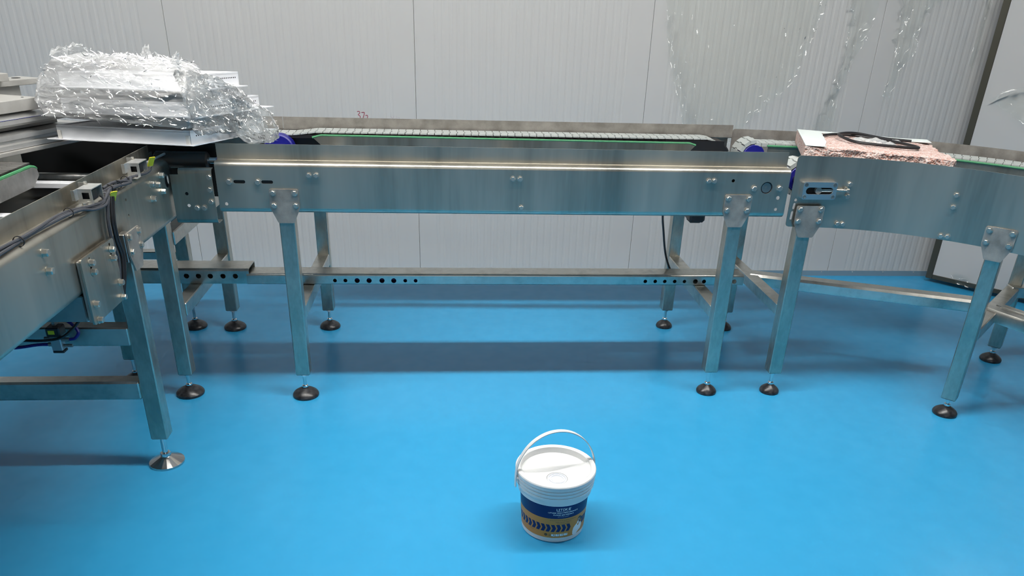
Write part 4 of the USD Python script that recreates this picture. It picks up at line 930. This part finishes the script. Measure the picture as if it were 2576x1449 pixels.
ld_ = part(bk, 'lid', lathe(cl + lid_in, (BX, BY, 0), 96), BUCKETW, 'white ribbed snap-on lid with a raised rim')
H15 = math.radians(14)
hx_, hy_ = V(math.cos(H15), math.sin(H15), 0), V(-math.sin(H15), math.cos(H15), 0)
LO = V(BX, BY, 0)
# front half of the lid, higher than the sunk back half, with a curved step
fr = [(0.0972 * math.cos(math.radians(a)), 0.0972 * math.sin(math.radians(a))) for a in range(180, 361, 5)]
stepc = [(0.097, 0.001), (0.07, -0.004), (0.035, -0.013), (0.0, -0.019), (-0.035, -0.019), (-0.066, -0.013), (-0.097, -0.002)]
hp_ = sg.Polygon(fr + [tuple(q) for q in smooth_path([(a, b, 0) for a, b in stepc], 5)[:, :2]]).buffer(0)
hp_ = hp_.difference(affinity.translate(sg.Point(0, 0).buffer(0.0285, quad_segs=12), -0.018, -0.056))
raised = prism(hp_, LO + Z * 0.1815, hx_, hy_, 0.0140)
part(ld_, 'raised_half', raised, BUCKETW, smooth=25)
so = LO + hx_ * -0.018 + hy_ * -0.056
part(ld_, 'spout_cap', lathe([(0, 0.1935), (0.0150, 0.1935), (0.0155, 0.1925), (0.0165, 0.1925), (0.017, 0.1945), (0.0215, 0.1945), (0.022, 0.1925), (0.0232, 0.1925), (0.0238, 0.1950), (0.0275, 0.1950), (0.0283, 0.1890)], so, 48), plain('cap_pale_blue_white', (0.70, 0.74, 0.82), 0.35), 'pale round spout cap')
for sgn in (-1, 1):
    pv_ = LO + hx_ * 0.1125 * sgn + Z * 0.178
    part(bk, 'handle_lug', lathe([(0, 0), (0.008, 0), (0.008, 0.004), (0.0055, 0.006), (0, 0.006)], pv_ - hx_ * sgn * 0.002, 16, hx_ * sgn), BUCKETW)
# handle: flat band in an arch
hv, hf = [], []
ang_ = np.linspace(-14, 194, 53)
for i, a in enumerate(ang_):
    ca, sa = math.cos(math.radians(a)), math.sin(math.radians(a))
    R_ = 0.1175
    zz = (sa * 0.124) if sa > 0 else sa * 0.11
    base = LO + hx_ * (ca * R_ if sa > 0 else math.copysign(R_, ca)) + Z * (0.178 + zz) + hy_ * (0.012 * max(sa, 0))
    nrm = hx_ * ca + Z * sa
    for q, wd in ((-0.0012, -1), (0.0012, -1), (0.0012, 1), (-0.0012, 1)):
        hv.append(base + nrm * q + hy_ * wd * (0.0052 + 0.0015 * max(sa, 0)))
for i in range(len(ang_) - 1):
    for k in range(4):
        a, b = i * 4 + k, i * 4 + (k + 1) % 4; hf += [[a, a + 4, b + 4], [a, b + 4, b]]
e_ = (len(ang_) - 1) * 4; hf += [[0, 1, 2], [0, 2, 3], [e_, e_ + 2, e_ + 1], [e_, e_ + 3, e_ + 2]]
hm = trimesh.Trimesh(np.array(hv), np.array(hf), process=False); hm.fix_normals()
part(bk, 'handle', hm, BUCKETW, 'white plastic carrying handle, upright')
# label: two bands and print bent round the body
LZ0, LZM, LZ1 = 0.018, 0.086, 0.1305
part(bk, 'label_band', lathe([(br(LZ0) - .001, LZ0), (br(LZ0) + .0005, LZ0), (br(LZM) + .0005, LZM), (br(LZM) - .001, LZM)], (BX, BY, 0), 96), GOLD, 'gold lower band of the label')
part(bk, 'label_band', lathe([(br(LZM) - .001, LZM), (br(LZM) + .0005, LZM), (br(LZ1) + .0005, LZ1), (br(LZ1) - .001, LZ1)], (BX, BY, 0), 96), NAVY, 'navy upper band of the label')
PH0 = math.radians(-80.6)
def wrap(m, s0, z0, lift=0.00056):
    v, f = trimesh.remesh.subdivide_to_size(m.vertices, m.faces, 0.006, max_iter=8)
    R_ = 0.094
    ph = PH0 + (v[:, 0] + s0) / R_; z = v[:, 1] + z0
    rr = np.array([br(q) for q in z]) + lift + v[:, 2] * 0.25
    return trimesh.Trimesh(np.c_[BX + rr * np.cos(ph), BY + rr * np.sin(ph), z], f, process=False)
def flat(poly, d=0.0003):
    return cat_([trimesh.creation.extrude_polygon(p, d, engine='earcut') for p in getattr(poly, 'geoms', [poly])])
def text(s, h, s0, z0, mat, width=None, bold=True, name='lettering'):
    m = meshkit.text_mesh(s, h, 0.0003, bold)
    w = m.bounds[1][0] - m.bounds[0][0]; k = (width / w) if width else 1.0
    m.vertices[:, 0] = (m.vertices[:, 0] - m.bounds[0][0]) * k
    part(bk, name, wrap(m, s0 - (w * k) / 2, z0), mat, smooth=False)
text('LITOK', 0.0078, -0.0055, 0.1135, PRINTW, 0.0305)
es = [flat(sg.Polygon([(0, y0), (0.0075 - k, y0), (0.0088 - k, y0 + 0.0018), (0.0012, y0 + 0.0018)])) for y0, k in ((0, 0.001), (0.0030, 0.0015), (0.0060, 0.0))]
part(bk, 'lettering', wrap(cat_(es), 0.0118, 0.1135), PRINTW, smooth=False)
text('LITOKE HIGH PERFORMANCE', 0.0040, 0.0, 0.1045, PRINTW, 0.086)
text('FLOOR MATERIALS', 0.0042, 0.0005, 0.0972, PRINTW, 0.058)
part(bk, 'rule', wrap(flat(sg.box(-0.016, 0, 0.016, 0.0006)), 0.0, 0.0925), PRINTW, smooth=False)
part(bk, 'rule', wrap(flat(sg.box(-0.019, 0, 0.019, 0.0005)), 0.0, 0.1106), PRINTW, smooth=False)
for zz, w in ((0.0785, 0.078), (0.0725, 0.046), (0.0668, 0.036)):
    ds = []; a = -w / 2
    rr_ = random.Random(int(zz * 1e5))
    while a < w / 2:
        l = 0.002 + rr_.random() * 0.004; ds.append(flat(sg.box(a, 0, min(a + l, w / 2), 0.0017))); a += l + 0.0009
    part(bk, 'small_print', wrap(cat_(ds), 0.002, zz), PRINTB, kind='stuff', smooth=False)
cv_ = sg.Polygon([(0, 0), (0.0098, 0), (0.0148, 0.0125), (0.0098, 0.0250), (0, 0.0250), (0.0050, 0.0125)])
s_ = -0.1795
while s_ < 0.0215:
    part(bk, 'chevron', wrap(flat(cv_), s_, 0.0395), NAVY, smooth=False); s_ += 0.0146
for s_ in (0.064, 0.076, 0.088):
    part(bk, 'chevron', wrap(flat(cv_), s_, 0.0445), NAVY, smooth=False)
# printed worker in white overalls, head with dark hood and mask
suit = sg.Polygon([(0.0345, 0.0205), (0.0335, 0.032), (0.0355, 0.043), (0.042, 0.0505), (0.0475, 0.0545), (0.0505, 0.048), (0.0535, 0.0435), (0.058, 0.050), (0.0615, 0.0545), (0.067, 0.050), (0.071, 0.040), (0.067, 0.029), (0.0575, 0.0245), (0.048, 0.0175), (0.0415, 0.0165)])
part(bk, 'printed_figure', wrap(flat(suit, 0.0005), 0, 0), PRINTW, 'printed worker in white overalls', smooth=False)
hood = affinity.scale(sg.Point(0.0568, 0.0655).buffer(0.0085), 1.0, 1.3)
part(bk, 'printed_figure', wrap(flat(hood, 0.0004), 0, 0), PRINTD, smooth=False)
part(bk, 'printed_figure', wrap(flat(affinity.rotate(affinity.scale(sg.Point(0.0535, 0.0615).buffer(0.0062), 0.95, 1.45), -8), 0.0008), 0, 0), SKIN, smooth=False)
part(bk, 'printed_figure', wrap(flat(affinity.scale(sg.Point(0.0518, 0.0560).buffer(0.0042), 0.9, 1.1), 0.0012), 0, 0), PRINTW, smooth=False)
part(bk, 'printed_figure', wrap(flat(sg.box(0.0480, 0.0640, 0.0580, 0.0652), 0.0012), 0, 0), PRINTD, smooth=False)
part(bk, 'printed_figure', wrap(flat(affinity.scale(sg.Point(0.0590, 0.0575).buffer(0.0030), 1.0, 1.3), 0.0014), 0, 0), NAVY, smooth=False)
# marks along the bottom edge
part(bk, 'label_mark', wrap(flat(sg.Point(0, 0).buffer(0.0042).difference(sg.Polygon([(-0.0018, -0.001), (0.0018, -0.001), (0, 0.0022)]))), -0.047, 0.0285), PRINTD, smooth=False)
part(bk, 'label_mark', wrap(flat(sg.Point(0, 0).buffer(0.004).difference(sg.Point(0, 0).buffer(0.003)).union(sg.Point(0.0, 0).buffer(0.0016))), -0.0355, 0.0278), PRINTB, smooth=False)
for i in range(4):
    s0 = -0.026 + i * 0.0125
    part(bk, 'pictogram', wrap(flat(sg.box(-0.0053, -0.0038, 0.0053, 0.0038)), s0, 0.0278 + 0.0002 * i), PRINTW, smooth=False)
    part(bk, 'pictogram', wrap(flat([sg.Point(0.002, 0.0008).buffer(0.0017), sg.box(-0.001, 0.0005, 0.004, 0.002), sg.Point(0.0015, 0.0008).buffer(0.002).difference(sg.Point(0.0015, 0.0008).buffer(0.0012)), sg.box(-0.0005, 0.0008, 0.004, 0.002)][i], 0.0006), s0, 0.0278 + 0.0002 * i), PRINTD, smooth=False)
    part(bk, 'pictogram', wrap(flat(sg.box(-0.0053, -0.0048, 0.0053, -0.0038), 0.0004), s0, 0.0278 + 0.0002 * i), PRINTD, smooth=False)
for i, (w, zz) in enumerate(((0.006, 0.042), (0.014, 0.039), (0.017, 0.0355), (0.015, 0.0322))):
    part(bk, 'small_print', wrap(flat(sg.box(0, 0, w, 0.0008)), -0.1035 + 0.001 * i, zz), PRINTB, kind='stuff', smooth=False)
